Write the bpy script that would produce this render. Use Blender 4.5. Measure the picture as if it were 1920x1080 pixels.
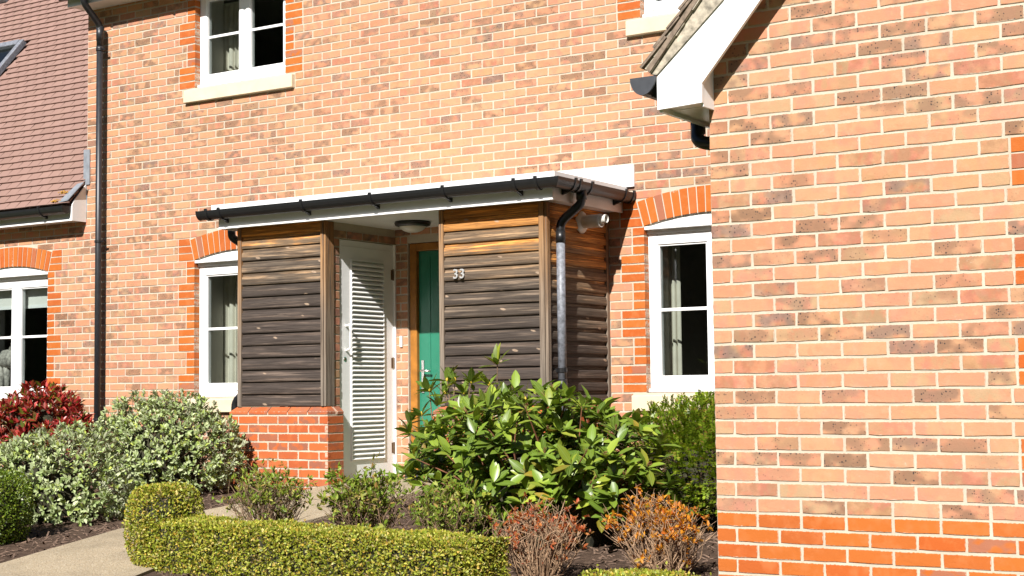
import bpy, math, random
import numpy as np
from mathutils import Matrix, Vector

for _o in list(bpy.data.objects):
    bpy.data.objects.remove(_o)
SC = bpy.context.scene
COL = SC.collection
R = math.radians
rnd = random.Random(11)
NP = np.random.default_rng(11)

# ------------------------------------------------------------------ camera
YAW, PITCH, ROLL = 0.565155, 0.067701, -0.011131
CAM = np.array([9.2873, -11.0004, 0.0242])
F_PX = 2857.13


def _cam_axis(v):
    x, y, z = v
    c, s = math.cos(PITCH), math.sin(PITCH)
    y, z = y * c - z * s, y * s + z * c
    c, s = math.cos(YAW), math.sin(YAW)
    return Vector((x * c - y * s, x * s + y * c, z))


c_, s_ = math.cos(ROLL), math.sin(ROLL)
ax_r, ax_u, ax_b = _cam_axis((c_, 0, s_)), _cam_axis((-s_, 0, c_)), -_cam_axis((0, 1, 0))
cd = bpy.data.cameras.new('camera')
cd.sensor_width = 36.0
cd.lens = F_PX / 1920 * 36
cd.clip_end = 2000
cam = bpy.data.objects.new('camera', cd)
COL.objects.link(cam)
M = Matrix.Identity(4)
for i in range(3):
    M[i][0], M[i][1], M[i][2], M[i][3] = ax_r[i], ax_u[i], ax_b[i], CAM[i]
cam.matrix_world = M
SC.camera = cam
SC.render.resolution_x, SC.render.resolution_y = 1024, 576


def proj(p):
    d = Vector(p) - Vector(CAM)
    z = -d.dot(ax_b)
    return 960 + F_PX * d.dot(ax_r) / z, 540 - F_PX * d.dot(ax_u) / z, z


# ------------------------------------------------------------------ light
SUN = Vector((0.258, -1.0, 0.77)).normalized()      # towards the sun
w = bpy.data.worlds.new('World')
SC.world = w
w.use_nodes = True
nt = w.node_tree
bg = nt.nodes['Background']
sky = nt.nodes.new('ShaderNodeTexSky')
sky.sky_type = 'NISHITA'
sky.sun_disc = False
sky.air_density = 0.8
sky.dust_density = 0.5
sky.sun_elevation = math.asin(SUN.z)
sky.sun_rotation = math.atan2(SUN.x, SUN.y)
nt.links.new(sky.outputs[0], bg.inputs[0])
bg.inputs[1].default_value = 0.05
sl = bpy.data.lights.new('sun', 'SUN')
sl.energy = 5.0
sl.angle = R(0.53)
sl.color = (1.0, 0.965, 0.92)
so = bpy.data.objects.new('sun', sl)
so.rotation_euler = SUN.to_track_quat('Z', 'Y').to_euler()
COL.objects.link(so)
SC.view_settings.view_transform = 'Standard'
SC.view_settings.look = 'None'
SC.view_settings.gamma = 1
SC.view_settings.exposure = 0.88
SC.view_settings.use_curve_mapping = False


# ------------------------------------------------------------------ material helpers
class NT:
    def __init__(self, name):
        self.m = bpy.data.materials.new(name)
        self.m.use_nodes = True
        self.t = self.m.node_tree
        self.b = self.t.nodes['Principled BSDF']
        self.out = self.t.nodes['Material Output']

    def n(self, typ, **kw):
        nd = self.t.nodes.new('ShaderNode' + typ)
        for k, v in kw.items():
            if k.startswith('_'):
                setattr(nd, k[1:], v)
            else:
                self.put(nd.inputs[int(k[1:])] if k[0] == 'i' and k[1:].isdigit() else nd.inputs[k.replace('__', ' ')], v)
        return nd

    def put(self, sock, v):
        if isinstance(v, bpy.types.NodeSocket):
            self.t.links.new(v, sock)
        elif isinstance(v, (tuple, list)) and len(v) == 3 and sock.type == 'RGBA':
            sock.default_value = (*v, 1)
        else:
            sock.default_value = v

    def math(self, op, a, b=0.0, c=None, clamp=False):
        nd = self.t.nodes.new('ShaderNodeMath')
        nd.operation = op
        nd.use_clamp = clamp
        self.put(nd.inputs[0], a)
        self.put(nd.inputs[1], b)
        if c is not None:
            self.put(nd.inputs[2], c)
        return nd.outputs[0]

    def vmath(self, op, a, b):
        nd = self.t.nodes.new('ShaderNodeVectorMath')
        nd.operation = op
        self.put(nd.inputs[0], a)
        self.put(nd.inputs[1], b)
        return nd.outputs[0]

    def mix(self, f, a, b, blend='MIX'):
        nd = self.t.nodes.new('ShaderNodeMix')
        nd.data_type = 'RGBA'
        nd.blend_type = blend
        self.put(nd.inputs[0], f)
        self.put(nd.inputs[6], a)
        self.put(nd.inputs[7], b)
        return nd.outputs[2]

    def ramp(self, f, stops, interp='LINEAR'):
        nd = self.t.nodes.new('ShaderNodeValToRGB')
        cr = nd.color_ramp
        cr.interpolation = interp
        while len(cr.elements) > 1:
            cr.elements.remove(cr.elements[-1])
        for i, (p, c) in enumerate(stops):
            e = cr.elements[0] if i == 0 else cr.elements.new(p)
            e.position = p
            e.color = (*c, 1) if len(c) == 3 else c
        self.put(nd.inputs[0], f)
        return nd.outputs[0]

    def step(self, f, lo, hi):
        nd = self.t.nodes.new('ShaderNodeMapRange')
        nd.interpolation_type = 'SMOOTHSTEP'
        self.put(nd.inputs[0], f)
        nd.inputs[1].default_value = lo
        nd.inputs[2].default_value = hi
        return nd.outputs[0]

    def noise(self, vec, scale, detail=3.0, rough=0.55, dims='3D', out=0):
        nd = self.t.nodes.new('ShaderNodeTexNoise')
        nd.noise_dimensions = dims
        if vec is not None:
            self.put(nd.inputs['Vector'], vec)
        nd.inputs['Scale'].default_value = scale
        nd.inputs['Detail'].default_value = detail
        nd.inputs['Roughness'].default_value = rough
        return nd.outputs[out]

    def voro(self, vec, scale, feature='F1', out=0, rand=1.0):
        nd = self.t.nodes.new('ShaderNodeTexVoronoi')
        nd.feature = feature
        self.put(nd.inputs['Vector'], vec)
        nd.inputs['Scale'].default_value = scale
        nd.inputs['Randomness'].default_value = rand
        return nd.outputs[out]

    def bump(self, h, strength=0.3, dist=0.002):
        nd = self.t.nodes.new('ShaderNodeBump')
        nd.inputs['Strength'].default_value = strength
        nd.inputs['Distance'].default_value = dist
        self.put(nd.inputs['Height'], h)
        self.put(self.b.inputs['Normal'], nd.outputs[0])

    def pos(self):
        return self.t.nodes.new('ShaderNodeNewGeometry').outputs['Position']

    def set(self, **kw):
        for k, v in kw.items():
            self.put(self.b.inputs[k.replace('_', ' ')], v)
        return self.m


def vec3(N, x, y, z):
    nd = N.t.nodes.new('ShaderNodeCombineXYZ')
    for i, v in enumerate((x, y, z)):
        N.put(nd.inputs[i], v)
    return nd.outputs[0]


def sep(N, v):
    nd = N.t.nodes.new('ShaderNodeSeparateXYZ')
    N.put(nd.inputs[0], v)
    return nd.outputs


def rand_src(N, joined):
    if joined:
        a = N.t.nodes.new('ShaderNodeAttribute')
        a.attribute_name = 'rnd'
        return a.outputs['Fac']
    return N.t.nodes.new('ShaderNodeObjectInfo').outputs['Random']


def plain(name, col, rough=0.6, var=0.08, scale=8.0, bump=0.0, spec=0.5, metallic=0.0, bscale=60):
    N = NT(name)
    p = N.pos()
    f = N.noise(p, scale, 4)
    lo = tuple(c * (1 - var * 2) for c in col)
    hi = tuple(min(1, c * (1 + var)) for c in col)
    c = N.ramp(f, [(0.3, lo), (0.7, hi)])
    N.set(Base_Color=c, Roughness=rough, Metallic=metallic)
    N.b.inputs['Specular IOR Level'].default_value = spec
    if bump:
        N.bump(N.noise(p, bscale, 5), bump, 0.003)
    return N.m


def brick_mat(name, joined, kind):
    N = NT(name)
    p = N.pos()
    r = rand_src(N, joined)
    wn = N.t.nodes.new('ShaderNodeTexWhiteNoise')
    wn.noise_dimensions = '1D'
    N.put(wn.inputs['W'], N.math('MULTIPLY', r, 977.0))
    h = sep(N, wn.outputs['Color'])
    uvn = N.t.nodes.new('ShaderNodeUVMap')
    uvn.uv_map = 'uv'
    uv = sep(N, uvn.outputs[0])
    off = N.math('MULTIPLY', r, 61.0)
    patchv = vec3(N, N.math('ADD', N.math('MULTIPLY', uv[0], 2.6), off), N.math('MULTIPLY', uv[1], 0.55), off)
    patch = N.noise(patchv, 1.0, 2.0, 0.5)
    bandv = vec3(N, N.math('ADD', N.math('MULTIPLY', uv[0], 2.0), N.math('MULTIPLY', r, 37.0)),
                 N.math('MULTIPLY', uv[1], 0.8), N.math('MULTIPLY', r, 13.0))
    band = N.noise(bandv, 1.15, 1.5, 0.5)
    soft = N.noise(p, 17, 4, 0.6)
    fine = N.noise(p, 190, 4, 0.65)
    if kind == 'multi':
        base = N.ramp(h[0], [(0.0, (.45, .245, .122)), (.25, (.47, .265, .145)), (.45, (.46, .240, .135)),
                             (.58, (.47, .225, .13)), (.75, (.48, .215, .115)), (.84, (.43, .262, .14)), (1, (.41, .268, .152))])
        # pink and orange flushes inside one brick
        amt = N.step(h[2], .1, .75)
        flush = N.math('MULTIPLY', N.step(patch, .44, .62), N.math('ADD', .35, N.math('MULTIPLY', amt, .6)))
        base = N.mix(flush, base, (.53, .215, .135))
        base = N.mix(N.math('MULTIPLY', N.step(N.noise(p, 15, 4, .65), .52, .66), .7), base, (.53, .22, .12))
        base = N.mix(N.math('MULTIPLY', N.step(N.noise(p, 24, 4, .65), .55, .68), .6), base, (.48, .275, .145))
        base = N.mix(N.math('MULTIPLY', N.step(soft, .50, .75), .35), base, (.52, .32, .20))
        sp = sep(N, p)
        lay_ = N.noise(vec3(N, N.math('MULTIPLY', sp[0], .3), N.math('MULTIPLY', sp[1], .3), N.math('MULTIPLY', sp[2], 2.0)), 1.0, 2)
        isd = N.step(N.math('ADD', h[1], N.math('MULTIPLY', N.math('SUBTRACT', lay_, .5), 1.3)), .40, .80)
        dk = N.math('MULTIPLY', N.step(band, .34, .60), isd)
        dkc = N.ramp(h[2], [(0, (.19, .108, .066)), (.5, (.25, .145, .088)), (.8, (.21, .132, .096)), (1, (.26, .180, .145))])
        base = N.mix(N.math('MULTIPLY', dk, .85), base, dkc)
        all_dark = N.math('MULTIPLY', N.step(h[2], .84, .93), N.step(N.noise(p, 14, 3), .25, .6))
        base = N.mix(N.math('MULTIPLY', all_dark, .6), base, N.mix(1.0, base, (.55, .52, .52), 'MULTIPLY'))
        # iron speckles
        vd = N.voro(p, 105)
        vc = sep(N, N.voro(p, 105, out=1))
        dot = N.math('LESS_THAN', vd, N.math('MULTIPLY', N.math('POWER', vc[0], 3.0), .46))
        spk = N.math('MULTIPLY', dot, N.math('ADD', N.math('MULTIPLY', dk, 1.1), .05), clamp=True)
        base = N.mix(spk, base, (.035, .028, .03))
        smear = N.math('MULTIPLY', N.step(N.noise(p, 9.3, 6, .7), .66, .78), .5)
        base = N.mix(smear, base, (.60, .52, .43))
    elif kind == 'red':
        base = N.ramp(h[0], [(0, (.42, .105, .017)), (.35, (.45, .128, .021)), (.7, (.40, .098, .020)), (1, (.43, .095, .016))])
        base = N.mix(N.math('MULTIPLY', N.step(patch, .5, .75), .5), base, (.55, .18, .06))
        base = N.mix(N.math('MULTIPLY', N.step(N.noise(p, 11, 4, .65), .48, .68), .55), base, (.48, .155, .045))
        isd = N.step(h[1], .86, .92)
        base = N.mix(N.math('MULTIPLY', N.math('MULTIPLY', isd, N.step(band, .38, .5)), .75), base, (.30, .13, .085))
    else:
        base = N.ramp(h[0], [(0, (.44, .105, .028)), (.4, (.47, .12, .034)), (.7, (.38, .085, .026)), (1, (.42, .125, .045))])
        base = N.mix(N.math('MULTIPLY', N.step(patch, .45, .7), .5), base, (.50, .15, .05))
        isd = N.step(h[1], .5, .8)
        base = N.mix(N.math('MULTIPLY', N.math('MULTIPLY', isd, N.step(band, .42, .55)), .7), base, (.22, .10, .07))
        base = N.mix(N.math('MULTIPLY', N.step(N.noise(p, 9.3, 6, .7), .66, .75), .4), base, (.6, .36, .22))
    # mortar dragged over worn, uneven arrises
    eu = N.math('MULTIPLY', N.math('MINIMUM', uv[0], N.math('SUBTRACT', 1.0, uv[0])), .215)
    ev = N.math('MULTIPLY', N.math('MINIMUM', uv[1], N.math('SUBTRACT', 1.0, uv[1])), .065)
    ed = N.math('ADD', N.math('MINIMUM', N.math('ADD', N.math('ABSOLUTE', eu), .0), ev), N.math('MULTIPLY', N.math('SUBTRACT', N.noise(p, 70, 4, .65), .5), .016))
    base = N.mix(N.math('MULTIPLY', N.math('SUBTRACT', 1.0, N.step(ed, .0005, .0035)), .8), base, (.48, .405, .315))
    big = N.noise(p, .8, 4, .6)
    base = N.mix(N.math('MULTIPLY', N.step(big, .50, .72), .22), base, N.mix(1.0, base, (.72, .68, .66), 'MULTIPLY'))
    base = N.mix(N.math('MULTIPLY', fine, .35), base, N.mix(1.0, base, (.62, .58, .55), 'MULTIPLY'))
    N.set(Base_Color=base, Roughness=0.88)
    N.b.inputs['Specular IOR Level'].default_value = 0.25
    N.bump(N.math('ADD', fine, N.math('MULTIPLY', soft, 2.0)), 0.45, 0.0025)
    return N.m


def mortar_mat():
    N = NT('mortar')
    p = N.pos()
    c = N.ramp(N.noise(p, 5, 6, .6), [(.3, (.42, .355, .275)), (.7, (.54, .47, .375))])
    f = N.noise(p, 260, 3, .7)
    c = N.mix(N.math('MULTIPLY', f, .22), c, (.34, .28, .20))
    N.set(Base_Color=c, Roughness=.95)
    N.b.inputs['Specular IOR Level'].default_value = .15
    N.bump(N.math('ADD', f, N.noise(p, 60, 3)), .6, .003)
    return N.m


def wood_mat(name, ztop, zbot, horizontal=True, post=False):
    """softwood cladding: sheltered orange top, weathered grey-brown lower down"""
    N = NT(name)
    p = N.pos()
    s = sep(N, p)
    r = rand_src(N, False)
    off = N.math('MULTIPLY', r, 50.0)
    if horizontal:
        u = N.math('ADD', s[0], s[1])
        v = s[2]
    else:
        u = s[2]
        v = N.math('ADD', s[0], s[1])
    gv = vec3(N, N.math('MULTIPLY', u, 3.0), N.math('MULTIPLY', v, 150.0), off)
    grain = N.noise(gv, 1.0, 4, .6)
    gv2 = vec3(N, N.math('MULTIPLY', u, 1.3), N.math('MULTIPLY', v, 38.0), off)
    grain2 = N.noise(gv2, 1.0, 4, .65)
    z = N.math('ADD', s[2], N.math('ADD', N.math('MULTIPLY', N.math('SUBTRACT', grain2, .5), .35),
                                   N.math('ADD', N.math('MULTIPLY', N.math('SUBTRACT', r, .5), .26), N.math('MULTIPLY', N.math('SUBTRACT', N.noise(p, 2.6, 3), .5), .3))))
    wz = N.t.nodes.new('ShaderNodeMapRange')
    N.put(wz.inputs[0], z)
    wz.inputs[1].default_value = zbot
    wz.inputs[2].default_value = ztop
    wf = wz.outputs[0]
    if post:
        col = N.ramp(wf, [(0, (.20, .165, .13)), (.45, (.25, .185, .13)), (.8, (.34, .19, .085)), (1, (.30, .14, .05))])
        col = N.mix(N.step(grain2, .5, .72), col, (.13, .105, .085))
    else:
        col = N.ramp(wf, [(0, (.058, .044, .036)), (.32, (.056, .043, .034)), (.56, (.105, .080, .058)), (.76, (.19, .125, .072)),
                          (.86, (.44, .20, .055)), (1, (.40, .165, .035))])
        pale = N.mix(1.0, col, (2.9, 2.8, 2.65), 'MULTIPLY')
        col = N.mix(N.math('MULTIPLY', N.step(grain2, .50, .66), .8), col, pale)
        col = N.mix(N.math('MULTIPLY', N.step(N.noise(gv2, 2.3, 5, .7), .56, .66), .7), col, (.022, .015, .012))
    col = N.mix(N.math('MULTIPLY', N.step(grain, .42, .62), .7), col, N.mix(1.0, col, (.38, .34, .32), 'MULTIPLY'))
    if not post:
        kv = vec3(N, N.math('ADD', N.math('MULTIPLY', u, 4.6), N.math('MULTIPLY', v, 5.0)), N.math('MULTIPLY', v, 10.5), off)
        kd = N.voro(kv, 1.0)
        kd = N.math('ADD', kd, N.math('MULTIPLY', N.math('SUBTRACT', N.noise(p, 60, 2), .5), .05))
        knot = N.math('SUBTRACT', 1.0, N.step(kd, .075, .14))
        ring = N.math('MULTIPLY', N.step(kd, .02, .04), knot)
        col = N.mix(N.math('MULTIPLY', knot, .8), col, (.36, .26, .18))
        col = N.mix(N.math('MULTIPLY', N.math('SUBTRACT', knot, ring), .8), col, (.16, .075, .04))
    N.set(Base_Color=col, Roughness=.75)
    N.b.inputs['Specular IOR Level'].default_value = .3
    N.bump(N.math('ADD', grain, grain2), .8, .004)
    return N.m


def glass_mat():
    N = NT('window_glass')
    for l in list(N.t.links):
        N.t.links.remove(l)
    tr = N.t.nodes.new('ShaderNodeBsdfTransparent')
    tr.inputs[0].default_value = (.82, .85, .84, 1)
    gl = N.t.nodes.new('ShaderNodeBsdfGlossy')
    gl.inputs['Roughness'].default_value = .004
    lw = N.t.nodes.new('ShaderNodeLayerWeight')
    lw.inputs[0].default_value = .5
    fr = N.math('ADD', .045, N.math('MULTIPLY', N.math('POWER', lw.outputs['Facing'], 5.0), .95))
    mx = N.t.nodes.new('ShaderNodeMixShader')
    N.t.links.new(fr, mx.inputs[0])
    N.t.links.new(tr.outputs[0], mx.inputs[1])
    N.t.links.new(gl.outputs[0], mx.inputs[2])
    N.t.links.new(mx.outputs[0], N.out.inputs[0])
    return N.m


def leaf_mat(name, stops, joined=True, transl=0.35, rough=0.5, spec=0.4, tipcol=None, vein=None, under=None):
    """leaf colours by individual leaf; thin leaves let some light through"""
    N = NT(name)
    r = rand_src(N, joined)
    wn = N.t.nodes.new('ShaderNodeTexWhiteNoise')
    wn.noise_dimensions = '1D'
    N.put(wn.inputs['W'], N.math('MULTIPLY', r, 613.0))
    h = sep(N, wn.outputs['Color'])
    col = N.ramp(h[0], stops)
    br = N.math('ADD', N.math('MULTIPLY', h[1], .7), .62)
    br = N.math('MULTIPLY', br, N.math('ADD', .75, N.math('MULTIPLY', N.noise(N.pos(), 5.0, 3), .5)))
    col = N.mix(1.0, col, vec3(N, br, br, br), 'MULTIPLY')
    uvn = N.t.nodes.new('ShaderNodeUVMap')
    uvn.uv_map = 'uv'
    uv = sep(N, uvn.outputs[0])
    if vein:
        a = N.math('ABSOLUTE', N.math('SUBTRACT', uv[1], .5))
        mid = N.math('SUBTRACT', 1.0, N.step(a, .02, .06))
        side = N.math('SUBTRACT', 1.0, N.step(N.math('ABSOLUTE', N.math('SUBTRACT', a, .2)), .01, .05))
        col = N.mix(N.math('MULTIPLY', N.math('MAXIMUM', mid, N.math('MULTIPLY', side, .6)), .6), col, vein)
    if tipcol:
        col = N.mix(N.math('MULTIPLY', N.step(uv[0], .55, 1.0), .6), col, tipcol)
    if under:
        bf = N.t.nodes.new('ShaderNodeNewGeometry').outputs['Backfacing']
        col = N.mix(bf, col, under)
    N.set(Base_Color=col, Roughness=rough)
    N.b.inputs['Specular IOR Level'].default_value = spec
    tb = N.t.nodes.new('ShaderNodeBsdfTranslucent')
    N.put(tb.inputs[0], N.mix(1.0, col, (1.5, 1.5, .7), 'MULTIPLY'))
    mx = N.t.nodes.new('ShaderNodeMixShader')
    mx.inputs[0].default_value = transl
    N.t.links.new(N.b.outputs[0], mx.inputs[1])
    N.t.links.new(tb.outputs[0], mx.inputs[2])
    N.t.links.new(mx.outputs[0], N.out.inputs[0])
    return N.m


def ground_mat(name, stops, scale, fine, bump=.8, rough=.95):
    N = NT(name)
    p = N.pos()
    a = N.noise(p, scale, 6, .65)
    c = N.ramp(a, stops)
    f = N.noise(p, fine, 4, .7)
    c = N.mix(N.step(f, .4, .68), c, N.mix(1.0, c, (1.5, 1.45, 1.4), 'MULTIPLY'))
    N.set(Base_Color=c, Roughness=rough)
    N.b.inputs['Specular IOR Level'].default_value = .2
    N.bump(N.math('ADD', f, a), bump, .01)
    return N.m


def path_mat():
    N = NT('exposed_aggregate')
    p = N.pos()
    d = N.voro(p, 95)
    cc = sep(N, N.voro(p, 95, out=1))
    st = N.ramp(cc[0], [(0, (.26, .20, .13)), (.3, (.42, .33, .22)), (.6, (.33, .26, .165)), (.85, (.50, .43, .32)), (1, (.20, .155, .11))])
    c = N.mix(N.step(d, .45, .7), st, (.38, .31, .21))
    big = N.noise(p, 1.6, 5, .6)
    c = N.mix(N.math('MULTIPLY', N.step(big, .42, .66), .5), c, (.21, .17, .115))
    c = N.mix(N.math('MULTIPLY', N.step(N.noise(p, 6.5, 6, .7), .58, .72), .5), c, (.15, .115, .08))
    N.set(Base_Color=c, Roughness=.9)
    N.b.inputs['Specular IOR Level'].default_value = .2
    N.bump(N.math('SUBTRACT', 1.0, d), .6, .006)
    return N.m


def tile_mat(name, joined):
    N = NT(name)
    p = N.pos()
    r = rand_src(N, joined)
    c = N.ramp(r, [(0, (.225, .138, .112)), (.4, (.250, .154, .127)), (.7, (.238, .148, .122)), (1, (.268, .166, .136))])
    c = N.mix(N.math('MULTIPLY', N.step(N.noise(p, 3.0, 5), .45, .75), .3), c, (.26, .165, .125))
    c = N.mix(N.math('MULTIPLY', N.step(N.noise(p, 55, 3), .70, .76), .7), c, (.55, .47, .38))
    N.set(Base_Color=c, Roughness=.9)
    N.b.inputs['Specular IOR Level'].default_value = .2
    N.bump(N.noise(p, 160, 4), .4, .002)
    return N.m


MAT = {}
MAT['brick'] = brick_mat('multi_stock_brick', False, 'multi')
MAT['brick_j'] = brick_mat('multi_stock_brick_far', True, 'multi')
MAT['red'] = brick_mat('orange_red_brick', False, 'red')
MAT['red_j'] = brick_mat('orange_red_brick_far', True, 'red')
MAT['plinth'] = brick_mat('plinth_red_brick', False, 'plinth')
MAT['mortar'] = mortar_mat()
MAT['wood'] = wood_mat('timber_cladding', 1.48, 0.25)
MAT['wood_left'] = wood_mat('timber_cladding_dark', 1.46, 0.72)
MAT['wood_side'] = wood_mat('timber_cladding_side', 1.30, -0.15)
MAT['post'] = wood_mat('timber_post', 1.45, 0.1, horizontal=False, post=True)
MAT['upvc'] = plain('white_upvc', (.80, .80, .79), .35, .02, 3)
MAT['fascia'] = plain('white_fascia', (.74, .73, .71), .4, .04, 4)
MAT['door_white'] = plain('white_door_paint', (.86, .855, .84), .4, .03, 4)
MAT['stone'] = plain('sandstone_sill', (.60, .51, .36), .9, .06, 6, .25, .2)
MAT['black'] = plain('black_plastic', (.012, .012, .013), .38, .1, 20, .05)
MAT['pipe'] = plain('weathered_black_plastic', (.020, .021, .024), .42, .15, 30)
MAT['greypipe'] = plain('sun_bleached_plastic', (.19, .20, .225), .5, .25, 40)
MAT['stopend'] = plain('faded_plastic', (.045, .048, .055), .5, .1, 20)
MAT['number'] = plain('satin_aluminium', (.46, .455, .44), .4, .05, 40, metallic=.25)
MAT['glass'] = glass_mat()
MAT['green'] = plain('green_door_paint', (.022, .165, .100), .28, .05, 5)
MAT['oak'] = plain('stained_oak_frame', (.34, .135, .018), .45, .15, 12)
MAT['steel'] = plain('bright_steel', (.75, .75, .74), .22, .03, 20, metallic=1.0)
MAT['dark_steel'] = plain('aged_hinge', (.20, .14, .09), .5, .1, 40, metallic=.7)
MAT['white_plastic'] = plain('white_plastic', (.66, .63, .57), .4, .04, 9)
MAT['lampglass'] = plain('frosted_lamp_glass', (.62, .58, .52), .35, .04, 15)
MAT['lead'] = plain('lead_flashing', (.30, .32, .35), .5, .12, 18, .2, metallic=.35)
MAT['interior'] = plain('interior_paint', (.36, .33, .29), .9, .03, 2)
MAT['plaster'] = plain('white_plaster', (.62, .60, .55), .9, .03, 3)
MAT['carpet'] = plain('interior_floor', (.16, .12, .09), .9, .1, 6)
MAT['curtain'] = plain('cream_curtain_cloth', (.62, .57, .48), .9, .05, 9)
MAT['blind'] = plain('white_blind_cloth', (.72, .70, .66), .8, .03, 9)
MAT['tile'] = tile_mat('brown_clay_tile', False)
MAT['tile_j'] = tile_mat('brown_clay_tile_far', True)
MAT['tile_old'] = plain('lichened_tile', (.20, .15, .11), .95, .25, 30, .5)
MAT['verge'] = plain('verge_mortar', (.40, .35, .27), .95, .3, 26, .7)
MAT['moss'] = plain('yellow_lichen', (.50, .27, .05), .95, .2, 40, .6)
MAT['threshold'] = plain('door_mat_rubber', (.05, .048, .05), .8, .2, 30)
MAT['driftwood'] = plain('grey_driftwood', (.40, .37, .33), .9, .3, 30, .6)
MAT['path'] = path_mat()
MAT['bed'] = ground_mat('bark_mulch_soil', [(.3, (.035, .022, .015)), (.55, (.075, .048, .033)), (.75, (.13, .088, .062))], 22, 90)
MAT['lawn'] = ground_mat('rough_grass', [(.3, (.04, .07, .018)), (.7, (.08, .11, .03))], 3, 60)
MAT['chip'] = plain('bark_chip', (.15, .095, .065), .95, .35, 45)
MAT['stem'] = plain('brown_stem', (.17, .105, .06), .85, .25, 30)
MAT['stem_red'] = plain('red_green_stem', (.22, .085, .04), .7, .25, 20)
MAT['twig'] = plain('pale_dry_twig', (.34, .215, .125), .85, .25, 25)
MAT['twig_brown'] = plain('brown_twig', (.20, .125, .07), .85, .3, 25)
MAT['bud'] = plain('yellow_bud', (.52, .36, .03), .6, .15, 60)
MAT['core'] = plain('shaded_core', (.030, .028, .012), .95, .3, 25, .5)  # near-black solid filler: shade inside the foliage put into its colour


# ------------------------------------------------------------------ mesh helpers
class MB:
    def __init__(self):
        self.v, self.f, self.m = [], [], []

    def add(self, verts, faces):
        k = len(self.v)
        self.v += [tuple(p) for p in verts]
        self.f += [tuple(i + k for i in f) for f in faces]
        return self

    def box(self, x0, x1, y0, y1, z0, z1):
        v = [(x0, y0, z0), (x1, y0, z0), (x1, y1, z0), (x0, y1, z0), (x0, y0, z1), (x1, y0, z1), (x1, y1, z1), (x0, y1, z1)]
        f = [(0, 3, 2, 1), (4, 5, 6, 7), (0, 1, 5, 4), (1, 2, 6, 5), (2, 3, 7, 6), (3, 0, 4, 7)]
        return self.add(v, f)

    def prism(self, pts, y0, y1):
        """polygon in XZ (counter-clockwise seen from -Y) extruded along Y"""
        n = len(pts)
        v = [(x, y0, z) for x, z in pts] + [(x, y1, z) for x, z in pts]
        f = [tuple(range(n)), tuple(range(2 * n - 1, n - 1, -1))]
        f += [((i + 1) % n, i, n + i, n + (i + 1) % n) for i in range(n)]
        return self.add(v, f)

    def tube(self, path, r, n=10, cap=True):
        path = [Vector(p) for p in path]
        rr = r if isinstance(r, (list, tuple)) else [r] * len(path)
        k = len(self.v)
        up = None
        for i, p in enumerate(path):
            if i == 0:
                d = path[1] - p
            elif i == len(path) - 1:
                d = p - path[i - 1]
            else:
                d = (path[i + 1] - p).normalized() + (p - path[i - 1]).normalized()
            d.normalize()
            if up is None:
                up = Vector((0, 0, 1)) if abs(d.z) < .9 else Vector((1, 0, 0))
            a = d.cross(up).normalized()
            b = a.cross(d).normalized()
            up = b
            for j in range(n):
                t = 2 * math.pi * j / n
                self.v.append(tuple(p + (a * math.cos(t) + b * math.sin(t)) * rr[i]))
        for i in range(len(path) - 1):
            for j in range(n):
                self.f.append((k + i * n + j, k + i * n + (j + 1) % n, k + (i + 1) * n + (j + 1) % n, k + (i + 1) * n + j))
        if cap:
            self.f.append(tuple(k + j for j in range(n))[::-1])
            e = k + (len(path) - 1) * n
            self.f.append(tuple(e + j for j in range(n)))
        return self

    def sweep(self, prof, path, closed=True):
        """profile of (out, z) swept along a horizontal path; out is to the right of travel"""
        P = [Vector((p[0], p[1])) for p in path]
        zz = [p[2] for p in path]
        n = len(prof)
        k = len(self.v)
        for i, p in enumerate(P):
            d0 = (P[i] - P[i - 1]).normalized() if i else None
            d1 = (P[i + 1] - P[i]).normalized() if i < len(P) - 1 else None
            if d0 is None:
                m = Vector((d1.y, -d1.x))
            elif d1 is None:
                m = Vector((d0.y, -d0.x))
            else:
                n0, n1 = Vector((d0.y, -d0.x)), Vector((d1.y, -d1.x))
                m = (n0 + n1).normalized()
                m /= max(.3, m.dot(n0))
            for o, z in prof:
                self.v.append((p.x + m.x * o, p.y + m.y * o, zz[i] + z))
        for i in range(len(P) - 1):
            for j in range(n if closed else n - 1):
                a, b = k + i * n + j, k + i * n + (j + 1) % n
                self.f.append((a, b, b + n, a + n))
        if closed:
            self.f.append(tuple(k + j for j in range(n))[::-1])
            e = k + (len(P) - 1) * n
            self.f.append(tuple(e + j for j in range(n)))
        return self

    def lathe(self, prof, c, axis='Z', n=24):
        k = len(self.v)
        for r_, h in prof:
            for j in range(n):
                t = 2 * math.pi * j / n
                a, b = r_ * math.cos(t), r_ * math.sin(t)
                if axis == 'Z':
                    self.v.append((c[0] + a, c[1] + b, c[2] + h))
                elif axis == 'X':
                    self.v.append((c[0] + h, c[1] + a, c[2] + b))
                else:
                    self.v.append((c[0] + a, c[1] + h, c[2] + b))
        for i in range(len(prof) - 1):
            for j in range(n):
                self.f.append((k + i * n + j, k + i * n + (j + 1) % n, k + (i + 1) * n + (j + 1) % n, k + (i + 1) * n + j))
        return self

    def mesh(self, name):
        me = bpy.data.meshes.new(name)
        me.from_pydata(self.v, [], self.f)
        me.update()
        return me

    def build(self, name, mat, parent=None, smooth=False, bevel=0.0):
        me = self.mesh(name)
        return link(name, me, mat, parent, smooth, bevel)


def link(name, me, mat, parent=None, smooth=False, bevel=0.0):
    if mat is not None and not me.materials:
        me.materials.append(MAT[mat] if isinstance(mat, str) else mat)
    o = bpy.data.objects.new(name, me)
    COL.objects.link(o)
    if parent is not None:
        o.parent = parent
    if smooth:
        for p in me.polygons:
            p.use_smooth = True
    if bevel:
        b = o.modifiers.new('bevel', 'BEVEL')
        b.width = bevel
        b.segments = 1
        b.limit_method = 'ANGLE'
    return o


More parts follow.
